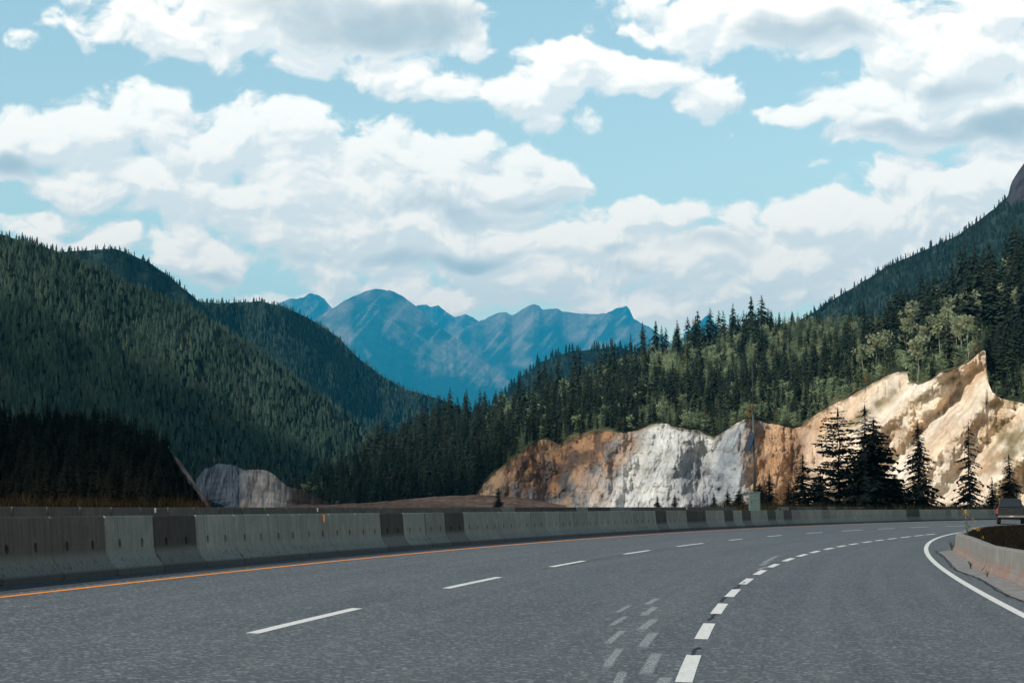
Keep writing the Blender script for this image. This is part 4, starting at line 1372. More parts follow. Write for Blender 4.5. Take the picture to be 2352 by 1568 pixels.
CON = [mesh_np('crown', *conifer(400 + k, levels=int(18 + k % 3 * 2), nb=8, m=2, Rr=[.21, .23, .19, .25, .215, .18][k], droop=[.45, .3, .5, .35, .6, .4][k], crown0=[.04, .07, .1, .03, .06, .14][k], leafw=.72, sparse=.22, pw=.7), [M_PINE if k % 2 else M_PINE2]) for k in range(6)]
CONR = [conifer(400 + k, levels=int(15 + k % 3 * 2), nb=7, m=2, Rr=[.21, .23, .19, .25, .215, .18][k], droop=.4, crown0=[.04, .07, .1, .03, .06, .14][k], leafw=.75, sparse=.22, pw=.7) for k in range(6)]
YNG = [mesh_np('crown', *conifer(500 + k, levels=11, nb=7, m=2, Rr=.23, droop=.1, crown0=.04, leafw=.6, sparse=.3, pw=.7), [M_YOUNG]) for k in range(3)]
YNG += [mesh_np('crown', *conifer(510 + k, levels=13, nb=7, m=2, Rr=.19, droop=.2, crown0=.05, leafw=.6, sparse=.3, pw=.75), [M_YOUNG]) for k in range(2)]
YNG += [mesh_np('crown', *broadleaf(520, 220, .08, .22, .035), [M_YOUNG])]
YNGR = [conifer(500 + k, levels=10, nb=6, m=2, Rr=.23, droop=.1, crown0=.04, leafw=.6, sparse=.3, pw=.7) for k in range(3)] + [conifer(510 + k, levels=12, nb=6, m=2, Rr=.19, droop=.2, crown0=.05, leafw=.6, sparse=.3, pw=.75) for k in range(2)] + [broadleaf(520, 170, .08, .22, .038)]
ASP = [mesh_np('crown', *broadleaf(600 + k, 330, .42, .17, .028), [M_ASPEN]) for k in range(4)]
GLD = [mesh_np('crown', *broadleaf(640 + k, 160, .15, .2, .04), [M_GOLD]) for k in range(2)]
TRK = trunk_mesh('trunk', .012, .96, M_BARK, 1, .003)
TRKA = [trunk_mesh('trunk', .0085, .9, M_PALE, 2 + k, .008) for k in range(3)]

Xr, Tr, Pr, _ = plant(hR, 1700, (600, 2420))
# thin out by simple spacing on the seen plane
Yr_ = np.interp(Xr, hR['Xs'], hR['yf']) + (np.interp(Xr, hR['Xs'], hR['yr']) - np.interp(Xr, hR['Xs'], hR['yf'])) * Tr
order = rng.permutation(len(Xr)); keep = []
for i in order:
    ok = True
    for j in keep:
        if abs(Xr[i] - Xr[j]) < 9 and abs(Yr_[i] - Yr_[j]) < 7: ok = False; break
    if ok: keep.append(i)
Xr, Tr, Pr, Yr_ = Xr[keep], Tr[keep], Pr[keep], Yr_[keep]
nz = fbm(Xr / 70, Yr_ / 40, 62, 3)
kinds = []
for X, Y, T, n in zip(Xr, Yr_, Tr, nz):
    u = rng.random()
    if X < 1110: k = 'dark' if u < .92 or Y > 1060 else 'young'
    elif X < 1480:
        if T > .78: k = 'dark' if u < .85 else 'young'
        elif abs(Y - (965 - .36 * (X - 1130))) < 22: k = 'young' if u < .8 else 'dark'
        else: k = 'dark' if u < .8 else 'young'
    elif X < 1900:
        if T > .88: k = 'dark' if (u < .8 and X < 1800) else 'young'
        elif T > .5: k = 'young' if u < .80 else ('gold' if u < .82 else 'dark')
        elif T > .3: k = 'dark' if n > .45 or u < .3 else 'young'
        else: k = 'young' if u < .66 else 'dark'
    else:
        if T > .6 and X < 2060: k = 'young' if u < .7 else ('gold' if u < .77 else 'dark')
        elif T < .28 and 1980 < X < 2260: k = 'aspen' if u < .6 else ('young' if u < .75 else 'dark')
        elif T < .25 and X < 1980: k = 'young' if u < .7 else 'dark'
        elif X >= 2255 and T < .5: k = 'dark' if u < .6 else 'young'
        else: k = 'dark' if u < .66 else ('aspen' if u < .84 else 'young')
    kinds.append(k)
# taller lone trees on the steep right side
dist = np.hypot(Pr[:, 0], Pr[:, 1])
pxh = {'dark': 72, 'young': 42, 'gold': 34, 'aspen': 78}
hts = []
for X, Y, k, d, T in zip(Xr, Yr_, kinds, dist, Tr):
    h = pxh[k] * rng.uniform(.72, 1.25)
    if k == 'dark' and X > 1950: h *= np.interp(X, [1950, 2250], [1.15, 2.1])
    if T > .6 and 1760 < X < 2060: h *= .62
    if T > .9 and 2060 <= X < 2180: h *= .75
    if k == 'aspen' and X > 2100: h *= 1.25
    if k == 'young' and X > 2000: h *= 1.3
    if X >= 2255 and T < .5: h *= .55
    if X < 1100: h *= np.interp(X, [640, 850], [.65, 1.05])
    hts.append(h)
px = np.array(hts); hts = px * dist / FOC
NIND = 255
inv = (Xr > -20) & (Xr < 2370)
rank = np.argsort(-px * inv)
ind = set(rank[:NIND].tolist())


def region(X):
    if X < 1110: return 'in the dark wood left of the rock cutting'
    if X < 1500: return 'on the slope above the orange end of the rock cutting'
    if X < 1850: return 'on the slope above the grey middle of the rock cutting'
    if X < 2140: return 'on the slope above the cream upper part of the rock cutting'
    return 'on the steep slope at the right above the cream rock'
KL = {'dark': ('conifer_tree', 'tall dark green conifer', 'conifer'), 'young': ('young_tree', 'pale green young tree', 'tree'), 'gold': ('yellow_tree', 'small yellow autumn tree', 'tree'), 'aspen': ('aspen_tree', 'pale-trunked light green aspen', 'aspen')}


def add_tree(name, P, h, crown, trunk, label, cat, group, wide=1.0):
    e = link(name, None, None, tuple(float(v) for v in P), rng.uniform(0, 6.28))
    e.scale = (h * wide, h * wide, h)
    tag(e, label, cat, group)
    link('trunk', trunk, e); link('crown', crown, e)
    return e


for i in sorted(ind):
    k = kinds[i]; nm, ll, cat = KL[k]
    crown = {'dark': CON, 'young': YNG, 'gold': GLD, 'aspen': ASP}[k]
    add_tree(nm, Pr[i], hts[i], crown[int(rng.integers(0, len(crown)))], TRKA[int(rng.integers(0, 3))] if k in ('aspen', 'gold') else TRK,
             f'{ll} {region(Xr[i])}', cat, f'{ll}s {region(Xr[i])}', rng.uniform(.85, 1.2))
for X, T, hp in ((676, .5, 46), (690, .35, 40), (706, .55, 52), (722, .42, 44), (738, .6, 50), (650, .6, 60), (1010, .55, 50), (1035, .6, 44)):
    P = hR['samp'](np.array([X + 0.]), np.array([T]))[0]
    add_tree('young_tree', P, hp * P[1] / FOC, YNG[int(rng.integers(0, 6))], TRKA[0], 'pale green young tree ' + ('in the dark wood left of the rock cutting' if X > 900 else 'at the foot of the wood beside the grey outcrop'), 'tree', 'pale green young trees ' + ('in the dark wood left of the rock cutting' if X > 900 else 'beside the grey outcrop'), 1.1)
rest = np.array([i for i in range(len(Xr)) if i not in ind])
# denser filling of the same wood
Xf, Tf, Pf, _ = plant(hR, 4800, (600, 2420))
Xb = rng.uniform(1180, 2240, 330); Tb = rng.uniform(0, .16, 330)      # young growth along the brow of the cutting
Xf, Tf = np.r_[Xf, Xb], np.r_[Tf, Tb]; Pf = np.concatenate([Pf, hR['samp'](Xb, Tb)])
Yf_ = np.interp(Xf, hR['Xs'], hR['yf']) + (np.interp(Xf, hR['Xs'], hR['yr']) - np.interp(Xf, hR['Xs'], hR['yf'])) * Tf
fk = np.where(Xf < 1110, rng.random(len(Xf)) < .95, np.where(Xf < 1480, rng.random(len(Xf)) < .64, rng.random(len(Xf)) < np.where(Tf < .3, .16, np.where(Tf < .5, .62, .22))))
strip_ = (Xf > 1110) & (Xf < 1480) & (abs(Yf_ - (965 - .36 * (Xf - 1130))) < 22)
fk &= ~((Tf > .55) & (Xf > 1480) & (Xf < 2060) & (rng.random(len(Xf)) < .6))
fk[-330:] = rng.random(330) < .12
fk = fk & ~(strip_ & (rng.random(len(Xf)) < .8))
hF = np.where((Tf > .6) & (Xf > 1760) & (Xf < 2060), .62, 1) * np.where(fk, 50, 32) * rng.uniform(.6, 1.2, len(Xf)) * np.interp(Xf, [600, 850, 2000, 2300], [.7, 1, 1, 1.3]) * np.where((Xf > 2255) & (Tf < .5), .6, 1) * np.hypot(Pf[:, 0], Pf[:, 1]) / FOC
pos = np.concatenate([Pr[rest], Pf]); hh = np.r_[hts[rest], hF]
isd = np.r_[[kinds[i] == 'dark' for i in rest], fk]
f = rng.uniform(0, 1, (len(pos), 1))
tint = np.where(isd[:, None], np.array((.018, .030, .026)) * (1 - f) + np.array((.056, .075, .052)) * f, np.array((.15, .215, .125)) * (1 - f) + np.array((.37, .43, .25)) * f)
gold = np.r_[[kinds[i] == 'gold' for i in rest], np.zeros(len(Pf), bool)] | ((~isd) & (rng.random(len(pos)) < .03))
tint[gold] = (.26, .15, .04)
which = np.where(isd, rng.integers(0, 6, len(pos)), 6 + rng.integers(0, 6, len(pos)))
me = merge('hill_wood', CONR + YNGR, pos, hh, rng.uniform(.85, 1.2, len(pos)), tint, which, M_FOREST)
tag(link('hill_wood', me), 'mixed conifers and young trees filling the wooded hill above the rock cutting', 'forest', kind='stuff')

# dark conifers on the left hillock
Xk, Tk, Pk, _ = plant(hk, 1100, (-120, 470), tmin=.06)
Yk = np.interp(Xk, hk['Xs'], hk['yf']) + (np.interp(Xk, hk['Xs'], hk['yr']) - np.interp(Xk, hk['Xs'], hk['yf'])) * Tk
okk = Xk < np.interp(Yk, [1040, 1060, 1100, 1130, 1165], [392, 402, 428, 450, 474]) - 8 + rng.uniform(-4, 14, len(Xk)) * (rng.random(len(Xk)) < .35)
Xk, Tk, Pk = Xk[okk], Tk[okk], Pk[okk]
sel = np.argsort(-Tk)[:50]
reK = np.argsort(-Tk)[50:]
hK = rng.uniform(18, 62, len(reK)) * np.interp(Xk[reK], [340, 400], [1, .4]) * np.hypot(Pk[reK, 0], Pk[reK, 1]) / FOC
fK = rng.uniform(0, 1, (len(reK), 1))
me = merge('hillock_wood', CONR, Pk[reK], hK, rng.uniform(1.0, 1.5, len(reK)), np.array((.005, .008, .008)) * (1 - fK) + np.array((.024, .028, .022)) * fK, rng.integers(0, 6, len(reK)), M_FOREST)
tag(link('hillock_wood', me), 'blackish conifers and scrub covering the slope of the dark hillock', 'forest', kind='stuff')
CONN_ = [mesh_np('crown', *conifer(460 + k, levels=18, nb=7, m=2, Rr=.18, droop=.4, crown0=.05, leafw=.62, sparse=.3), [M_NEAR]) for k in range(3)]
for i in sel:
    h = rng.uniform(34, 66) * np.hypot(*Pk[i, :2]) / FOC
    add_tree('conifer_tree', Pk[i], h, CONN_[int(rng.integers(0, 3))], TRK, 'small blackish conifer on the dark hillock behind the far barrier', 'conifer', 'blackish conifers on the dark hillock', 1.25)

# roadside silhouettes on the right: X, base Y, top Y, half-width, kind
NEARC = {}


def near_crown(kind, seed):
    key = (kind, seed)
    if key not in NEARC:
        if kind == 'pine': v = conifer(seed, levels=40, nb=7, m=9, Rr=.33, droop=-.08, crown0=.02, sparse=.5, leafw=.28, pw=.5)
        elif kind == 'dense': v = conifer(seed, levels=48, nb=11, m=8, Rr=.37, droop=.12, crown0=.0, sparse=.28, leafw=.34, pw=.55)
        elif kind == 'slim': v = conifer(seed, levels=34, nb=7, m=7, Rr=.23, droop=.35, crown0=.03, sparse=.6, leafw=.34, pw=.6)
        else: v = conifer(seed, levels=34, nb=10, m=8, Rr=.29, droop=.32, crown0=.0, sparse=.35, leafw=.32, pw=.72)
        NEARC[key] = mesh_np('crown', *v, [M_NEAR])
    return NEARC[key]


SIL = [
    (1145, 1170, 1118, 'spruce', 1, 1.0, 190, 'tiny dark conifer before the orange end of the rock cutting'),
    (1510, 1172, 1136, 'spruce', 2, 1.1, 190, 'small dark conifer, left of the pair before the grey rock'),
    (1550, 1172, 1132, 'spruce', 3, 1.1, 190, 'small dark conifer, right of the pair before the grey rock'),
    (1640, 1172, 1131, 'spruce', 1, 1.2, 185, 'low dark conifer, first of three left of the roadside cabinet'),
    (1672, 1172, 1123, 'spruce', 2, 1.3, 185, 'dark conifer, middle of three left of the roadside cabinet'),
    (1697, 1172, 1126, 'dense', 3, 1.3, 185, 'bushy dark conifer closest to the roadside cabinet on its left'),
    (1768, 1174, 1086, 'spruce', 4, 1.2, 180, 'dark conifer just right of the roadside cabinet'),
    (1745, 1174, 1108, 'dense', 5, 1.2, 185, 'low bushy conifer tucked behind the roadside cabinet'),
    (1812, 1174, 1108, 'spruce', 6, 1.2, 178, 'short black conifer between the cabinet and the tall sparse pine'),
    (1845, 1175, 1040, 'spruce', 7, 1.05, 175, 'mid-height black conifer left of the tall sparse pine'),
    (1882, 1175, 1085, 'dense', 8, 1.1, 176, 'black bushy conifer under the left side of the tall sparse pine'),
    (1928, 1176, 932, 'pine', 9, 1.1, 172, 'tall sparse black pine with orange rock showing through its branches'),
    (1990, 1176, 926, 'slim', 10, 1.25, 170, 'tall black conifer with a bare spiky top beside the sparse pine'),
    (2010, 1176, 958, 'dense', 11, 1.0, 173, 'broad dense black conifer right of the spiky topped one'),
    (2058, 1176, 1092, 'dense', 12, 1.3, 175, 'short black conifer at the right foot of the broad dense conifer'),
    (2112, 1177, 965, 'spruce', 13, .85, 172, 'symmetrical black spruce standing alone before the cream slope'),
    (2228, 1178, 968, 'slim', 14, .85, 175, 'narrow ragged black conifer before the right part of the cream slope'),
    (2280, 1178, 1092, 'spruce', 15, .8, 176, 'small black conifer left of the one above the pickup truck'),
    (2320, 1178, 1040, 'spruce', 16, 1.0, 178, 'black conifer with drooping boughs above the pickup truck'),
]
tk_near = trunk_mesh('trunk', .011, .97, simple('black_bark', (.012, .011, .010), .95), 3, .004)
for X, yb, yt, kind, sd, wd, d, lb in SIL:
    b = at(X, yb, d); tpt = at(X, yt, d)
    h = tpt[2] - b[2]; wd *= 1.18
    add_tree('conifer_tree', b, h, near_crown(kind, 700 + sd), tk_near, lb, 'conifer', 'black conifers along the roadside on the right', wd)


# verge under the roadside trees
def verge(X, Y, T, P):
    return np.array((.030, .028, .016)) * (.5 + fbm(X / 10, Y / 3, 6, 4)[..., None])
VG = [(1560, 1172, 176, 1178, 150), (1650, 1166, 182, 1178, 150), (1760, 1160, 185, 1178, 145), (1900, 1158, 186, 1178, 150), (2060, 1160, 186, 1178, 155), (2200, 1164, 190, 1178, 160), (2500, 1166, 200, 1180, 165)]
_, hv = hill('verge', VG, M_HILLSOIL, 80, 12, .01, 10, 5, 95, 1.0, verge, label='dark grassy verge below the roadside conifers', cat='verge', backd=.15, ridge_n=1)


def grass(name, hs, n, xr, hpx, c1, c2, label, tr=(0, .5), wpx=.6, parent=None):
    X = rng.uniform(*xr, n); T = rng.uniform(*tr, n)
    P = hs['samp'](X, T); d = P[:, 1]
    h = hpx * rng.uniform(.3, 1.2, n) ** 1.3 * d / FOC; w = wpx * d / FOC
    a = rng.uniform(0, 3.14, n); lean = rng.normal(0, .25, (n, 2)) * h[:, None]
    dx, dy = np.cos(a) * w, np.sin(a) * w
    A = P + np.stack([-dx, -dy, -.05 + 0 * d], 1); B = P + np.stack([dx, dy, -.05 + 0 * d], 1)
    M1 = P + np.stack([lean[:, 0] * .35 + dx * .7, lean[:, 1] * .35 + dy * .7, h * .6], 1); M0 = M1 - np.stack([dx * 1.4, dy * 1.4, 0 * d], 1)
    C = P + np.stack([lean[:, 0], lean[:, 1], h], 1)
    V = np.stack([A, B, M1, M0, C], 1).reshape(-1, 3)
    b = np.arange(n) * 5
    F = np.concatenate([np.stack([b, b + 1, b + 2], 1), np.stack([b, b + 2, b + 3], 1), np.stack([b + 3, b + 2, b + 4], 1)])
    f = rng.uniform(0, 1, (n, 1)) ** 1.5
    col = np.repeat(np.array(c1) * (1 - f) + np.array(c2) * f, 5, 0)
    return tag(link(name, mesh_np(name, V, F, M_FOREST, col)), label, 'grass', kind='stuff')


grass('dry_grass', hk, 5000, (-60, 482), 19, (.008, .007, .005), (.085, .056, .026), 'dry golden grass along the foot of the dark hillock', (0, .12), .35)
hb = None
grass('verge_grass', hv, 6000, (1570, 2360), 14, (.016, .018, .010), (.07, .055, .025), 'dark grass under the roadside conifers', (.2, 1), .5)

def blades(name, P, hh, w, c1, c2, label):
    n = len(P)
    a = rng.uniform(0, 3.14, n); h = hh * rng.uniform(.3, 1.2, n); lean = rng.normal(0, .3, (n, 2)) * h[:, None]
    dx, dy = np.cos(a) * w, np.sin(a) * w
    A = P + np.stack([-dx, -dy, 0 * h - .02], 1); B = P + np.stack([dx, dy, 0 * h - .02], 1); C = P + np.stack([lean[:, 0], lean[:, 1], h], 1)
    b = np.arange(n) * 3
    f = rng.uniform(0, 1, (n, 1)) ** 1.5
    me = mesh_np(name, np.stack([A, B, C], 1).reshape(-1, 3), np.stack([b, b + 1, b + 2], 1), M_FOREST, np.repeat(np.array(c1) * (1 - f) + np.array(c2) * f, 3, 0))
    return tag(link(name, me), label, 'grass', kind='stuff')


fi = rng.uniform(.02, 1, 14000) ** .6
ki = rng.integers(0, len(ix), 14000); kj = (ki + 1) % len(ix); q_ = rng.uniform(0, 1, 14000)
px_ = 20 + (ix[ki] + (ix[kj] - ix[ki]) * q_ - 20) * fi * .985; py_ = 62 + (iy[ki] + (iy[kj] - iy[ki]) * q_ - 62) * fi * .985
pz_ = zt - .09 + .09 * np.sin(np.minimum(1, (1 - fi) * 4) * 1.57)
blades('island_grass', np.stack([px_, py_, pz_], 1), .11, .010, (.006, .005, .004), (.045, .028, .016), 'sparse dry brown grass on the dark soil of the island')

# ------------------------------------------------------------------ roadside cabinet with mast
cab_d = 122.
c0 = at(1732.5, 1129, cab_d); c1 = at(1732.5, 1169.5, cab_d)
wc = 24.5 / FOC * cab_d; hc = c0[2] - .1
cab = link('instrument_cabinet', None, None, (float(c0[0]), float(c0[1]), .1), R(6))
tag(cab, 'grey green roadside cabinet carrying a tall thin mast with a solar panel', 'cabinet')
M_CAB = simple('painted_steel', (.085, .125, .118), .55, .4, 0, .12, 3)
M_CABD = simple('dark_fitting', (.02, .022, .025), .5, .4)
M_MAST = simple('galvanised_mast', (.06, .075, .085), .5, .4, .3, .2)
m = MB(); m.box(-wc / 2, wc / 2, -.2, .2, 0, hc - .06); m.build('cabinet_body', M_CAB, cab, bevel=.015)
m = MB(); m.box(-wc / 2 - .03, wc / 2 + .03, -.23, .23, hc - .06, hc); m.build('cabinet_lid', M_CAB, cab, bevel=.012)
m = MB(); m.box(-wc / 2 + .05, wc / 2 - .05, -.215, -.2, .5, hc - .12); dr = m.build('cabinet_door', M_CAB, cab, bevel=.006)
m = MB(); m.box(-wc / 2 + .09, -wc / 2 + .13, -.235, -.215, hc - .72, hc - .58); m.build('handle', M_CABD, dr)
m = MB(); m.box(-.06, .12, -.222, -.215, hc - .62, hc - .48); m.build('label_plate', simple('plate_rust', (.11, .10, .10), .6), dr)
m = MB(); m.box(-.1, .1, -.222, -.215, hc - .28, hc - .25); m.build('vent', M_CABD, dr)
mz = at(1727, 800, cab_d)[2] - .1
m = MB(); m.tube([(.02, 0, hc - .02), (.02, 0, hc + 2.2), (-.02, 0, hc + 5.2)], [.085, .07, .055], 12); m.build('mast', M_MAST, cab, smooth=True)
m = MB(); m.tube([(-.02, 0, hc + 5.15), (-.045, 0, hc + 7.4), (-.06, 0, mz)], [.03, .018, .006], 10); m.build('antenna', M_MAST, cab, smooth=True)
m = MB(); m.tube([(-.02, 0, hc + 5.08), (-.02, 0, hc + 5.25)], .075, 12); m.tube([(-.045, 0, hc + 7.35), (-.045, 0, hc + 7.5)], .05, 10); m.build('collar', M_CABD, cab)
rot = Matrix.Translation((-.26, -.05, hc + 3.3)) @ Matrix.Rotation(R(18), 4, 'Y') @ Matrix.Rotation(R(25), 4, 'Z')
m = MB(); m.box(-.03, .03, -.33, .33, -.62, .62, rot); m.build('solar_panel', simple('solar_cell', (.012, .015, .03), .25, .5), cab, bevel=.01)
m = MB(); m.tube([(-.3, -.05, hc + 3.2), (.30, .0, hc + 3.13)], .018, 8); m.tube([(-.2, -.05, hc + 3.75), (.0, 0, hc + 3.85)], .02, 8); m.build('bracket', simple('bracket_steel', (.35, .35, .36), .4, .5, .5), cab)

# ------------------------------------------------------------------ pickup truck
ts, to = on_road(2322, 1203.4)
tx, ty, tz = rp(ts, to)
truck = link('pickup_truck', None, None, (tx, ty, tz), R(-14))
tag(truck, 'dark pickup truck driving away around the bend at the right edge', 'truck')
M_TR = simple('truck_paint', (.006, .008, .010), .4, .4, .1, .1)
M_GL = simple('tinted_glass', (.006, .008, .010), .08, .6)
M_CHR = simple('chrome', (.13, .135, .14), .35, .5, .6, .1)
M_RED = simple('red_lens', (.35, .01, .012), .25, .5)
M_TY = simple('tyre_rubber', (.012, .012, .013), .85)
hw = .98
m = MB()
prof_b = [(-2.75, .55), (-2.75, 1.18), (-.6, 1.20), (-.45, 1.22), (1.45, 1.2), (2.75, 1.08), (2.9, .95), (2.9, .5), (2.3, .42), (-2.3, .42)]
m.prism(prof_b, -hw, hw); m.build('body', M_TR, truck, bevel=.05)
m = MB()
v = [(-.86, -.62, 1.2), (.86, -.62, 1.2), (.86, 1.35, 1.2), (-.86, 1.35, 1.2), (-.70, -.48, 1.88), (.70, -.48, 1.88), (.70, .62, 1.88), (-.70, .62, 1.88)]
m.v += v; m.f += [(3, 2, 1, 0), (4, 5, 6, 7), (0, 1, 5, 4), (1, 2, 6, 5), (2, 3, 7, 6), (3, 0, 4, 7)]
cabb = m.build('cab', M_TR, truck, bevel=.06)
m = MB(); m.v += [(-.72, -.625, 1.27), (.72, -.625, 1.27), (.64, -.515, 1.78), (-.64, -.515, 1.78), (-.72, -.60, 1.27), (.72, -.60, 1.27), (.64, -.49, 1.78), (-.64, -.49, 1.78)]
m.f += [(0, 1, 2, 3), (7, 6, 5, 4), (0, 4, 5, 1), (1, 5, 6, 2), (2, 6, 7, 3), (3, 7, 4, 0)]; m.build('rear_window', M_GL, cabb)
for sx in (-1, 1):
    m = MB(); m.v += [(sx * .868, -.45, 1.25), (sx * .868, 1.1, 1.25), (sx * .735, .55, 1.80), (sx * .735, -.38, 1.80)]; m.f += [(0, 1, 2, 3)]
    m.v += [(x - sx * .02, y, z) for x, y, z in m.v[:4]]; m.f += [(7, 6, 5, 4), (0, 4, 5, 1), (1, 5, 6, 2), (2, 6, 7, 3), (3, 7, 4, 0)]
    m.build('side_window', M_GL, cabb)
    m = MB(); m.box(sx * .98 - .07, sx * .98 + .07, -2.79, -2.70, .78, 1.14); m.build('tail_light', M_RED, truck, bevel=.015)
    m = MB(); m.box(sx * 1.08 - .1, sx * 1.08 + .1, 1.0, 1.06, 1.22, 1.42); m.build('mirror', M_TR, truck, bevel=.02)
    for yy in (-1.75, 1.85):
        wh = link('wheel', None, truck, (sx * .86, yy, .39))
        w_ = MB(); w_.tube([(-.13, 0, 0), (-.11, 0, 0), (.11, 0, 0), (.13, 0, 0)], [.35, .39, .39, .35], 24); w_.build('tyre', M_TY, wh)
        w_ = MB(); w_.tube([(-.135 if sx < 0 else .05, 0, 0), (-.05 if sx < 0 else .135, 0, 0)], .24, 16); w_.build('rim', M_CHR, wh)
m = MB(); m.box(-.86, .86, -2.80, -2.74, .66, 1.16); tg = m.build('tailgate', M_TR, truck, bevel=.02)
m = MB(); m.box(-.13, .13, -2.82, -2.79, .98, 1.08); m.build('handle', M_CABD, tg)
m = MB(); m.box(-.95, .95, -2.92, -2.74, .50, .66); bp = m.build('rear_bumper', M_CHR, truck, bevel=.02)
m = MB(); m.box(-.15, .15, -2.935, -2.92, .54, .64); m.build('licence_plate', simple('plate_white', (.32, .32, .34), .5), bp)


# ------------------------------------------------------------------ weeds by the island
def weed(name, P, h, n, spread, label, flowers, seed, leafm, cat='weed'):
    r = np.random.default_rng(seed)
    e = link(name, None, None, tuple(float(v) for v in P))
    tag(e, label, cat)
    st = MB(); lf = MB(); fl = MB()
    for k in range(n):
        a = r.uniform(0, 6.28); l = r.uniform(.55, 1) * h; s = spread * r.uniform(.2, 1)
        tip = Vector((math.cos(a) * s, math.sin(a) * s, l))
        mid = Vector((math.cos(a) * s * .3, math.sin(a) * s * .3, l * .55))
        st.tube([(0, 0, -.03), mid, tip], [.006, .005, .003], 5)
        for q_ in range(8):
            f_ = r.uniform(.1, .95); p = mid * (f_ * 2) if f_ < .5 else mid + (tip - mid) * (f_ * 2 - 1)
            u = Vector(r.normal(size=3)).normalized(); w = u.cross(Vector(r.normal(size=3))).normalized(); z = h * .09
            lf.quad(p, p + u * z * .5 + w * z * .25, p + u * z, p + u * z * .5 - w * z * .25)
        if flowers:
            for q_ in range(5 if n > 1 else 1):
                p = tip + Vector(r.normal(size=3)) * .03
                for c_ in range(3):
                    u = Vector(r.normal(size=3)).normalized() * .017; w = u.cross(Vector(r.normal(size=3))).normalized() * .017
                    fl.quad(p - u, p - w, p + u, p + w)
    M_ST = bpy.data.materials.get('weed_stem') or simple('weed_stem', (.07, .085, .04), .9)
    st.build('stems', M_ST, e); lf.build('leaves', leafm, e)
    if flowers: fl.build('flowers', bpy.data.materials.get('yellow_petal') or simple('yellow_petal', (.65, .33, .02), .7), e)
    return e


M_WL = simple('weed_leaf', (.045, .06, .025), .9)
q0 = P_top(*A4(1502, 436), zt)
weed('flowering_weed', (q0[0], q0[1], zt - .05), .78, 6, .22, 'yellow flowering weed growing at the tip of the island', True, 1, M_WL)
q0 = P_top(*A4(1540, 420), zt)
weed('flowering_weed', (q0[0] + .3, q0[1] + .5, zt - .05), .17, 5, .14, 'low orange flowering weed behind the tip of the island', True, 2, M_WL)
for k, (a, b) in enumerate(((1606, 442), (1612, 462))):
    q0 = P_top(*A4(a, b), zt + .15)
    weed('flowering_weed', (q0[0], q0[1], zt), .13, 1, .04, ['small yellow flower on the dark island soil, the upper one', 'small yellow flower on the dark island soil, the lower one'][k], True, 3 + k, M_WL)
def base_pt(X, Y):
    s, o = on_road(X, Y); return rp(s, o)
weed('green_weed', base_pt(*A4(1388, 572)), .36, 18, .16, 'green weed at the foot of the island barrier tip', False, 6, M_WL)
weed('green_weed', base_pt(*A4(1530, 708)), .2, 12, .12, 'small weed growing at the foot of the pale kerb barrier', False, 7, M_WL)
weed('green_weed', base_pt(*A4(1655, 768)), .16, 8, .1, 'tiny dark weed at the joint of the pale kerb barrier', False, 8, M_WL)

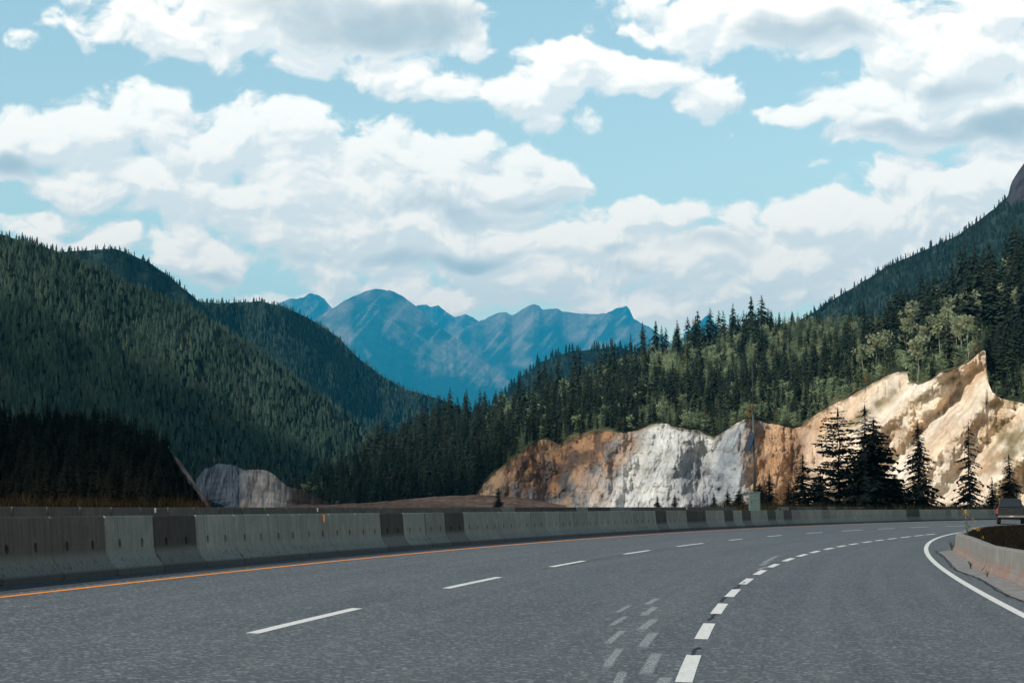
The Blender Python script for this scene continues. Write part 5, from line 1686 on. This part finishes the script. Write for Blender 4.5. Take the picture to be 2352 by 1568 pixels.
# ------------------------------------------------------------------ unseen cumulus, added and shaped to shade hillock, left hills and roadside conifers
cr = np.random.default_rng(21)
cbm = bmesh.new()
SHADE_FOOT = [(-75, 150, 42, 60), (-60, 215, 30, 40), (-110, 330, 75, 90), (-95, 500, 60, 110), (-190, 640, 100, 150), (-150, 800, 90, 130), (-280, 820, 120, 160), (-60, 640, 45, 70), (-35, 520, 30, 50), (-25, 110, 14, 45), (-44, 140, 22, 55), (-62, 240, 28, 40), (-210, 900, 100, 80), (-150, 930, 90, 80), (-120, 1000, 50, 60), (-95, 1080, 40, 60), (-20, 440, 30, 40), (10, 470, 25, 40), (-250, 985, 90, 80), (-185, 1010, 70, 60), (-300, 900, 70, 90), (-200, 1015, 90, 70), (-130, 1085, 60, 60), (-90, 1150, 45, 60), (-262, 1000, 80, 70), (-170, 1080, 70, 60), (-240, 1060, 70, 50), (50, 186, 14, 9), (70, 186, 14, 9), (88, 184, 14, 9)]
for (fx, fy, rx, ry) in SHADE_FOOT:
    for k in range(26):
        a = cr.uniform(0, 6.28); q_ = math.sqrt(cr.uniform(0, 1))
        px_, py_ = fx + rx * q_ * math.cos(a), fy + ry * q_ * math.sin(a)
        t_ = (5560 + cr.uniform(0, 90)) / sun_dir.z
        c_ = Vector((px_, py_, 0)) + sun_dir * t_
        r_ = cr.uniform(.22, .42) * min(rx, ry)
        mat_ = Matrix.Translation(c_) @ Matrix.Diagonal((r_, r_, r_ * .8, 1))
        nv0 = len(cbm.verts)
        bmesh.ops.create_icosphere(cbm, subdivisions=2, radius=1, matrix=mat_)
for v in cbm.verts:
    n_ = vnoise(v.co.x / 9, v.co.y / 9 + v.co.z / 7, 5) - .5
    v.co += Vector((n_, n_, n_)) * 9
cme = bpy.data.meshes.new('cloud'); cbm.to_mesh(cme); cbm.free()
for p in cme.polygons: p.use_smooth = True
cmt = MT('cloud_white', 1, 0)
cme.materials.append(translucent(cmt, cmt.mix(cmt.noise(cmt.pos(), .02), (.8, .8, .8), (.92, .92, .92)), .3))
tag(link('cloud', cme), 'unseen white cumulus cloud shaped to shade the left hills', 'cloud', kind='structure')

# ------------------------------------------------------------------ haze
hz = MB(); hz.box(-22000, 22000, -400, 47000, -6, 5400)
mh = bpy.data.materials.new('haze'); mh.use_nodes = True
mh.node_tree.nodes.clear()
ho = mh.node_tree.nodes.new('ShaderNodeOutputMaterial'); hv_ = mh.node_tree.nodes.new('ShaderNodeVolumePrincipled')
hv_.inputs['Color'].default_value = (.03, .56, 1.0, 1)
hv_.inputs['Density'].default_value = 3.0e-5
hv_.inputs['Anisotropy'].default_value = 0.0
mh.node_tree.links.new(hv_.outputs[0], ho.inputs['Volume'])
ho_ = hz.build('haze', mh)
tag(ho_, 'thin blue haze filling the valley', 'haze', kind='stuff')
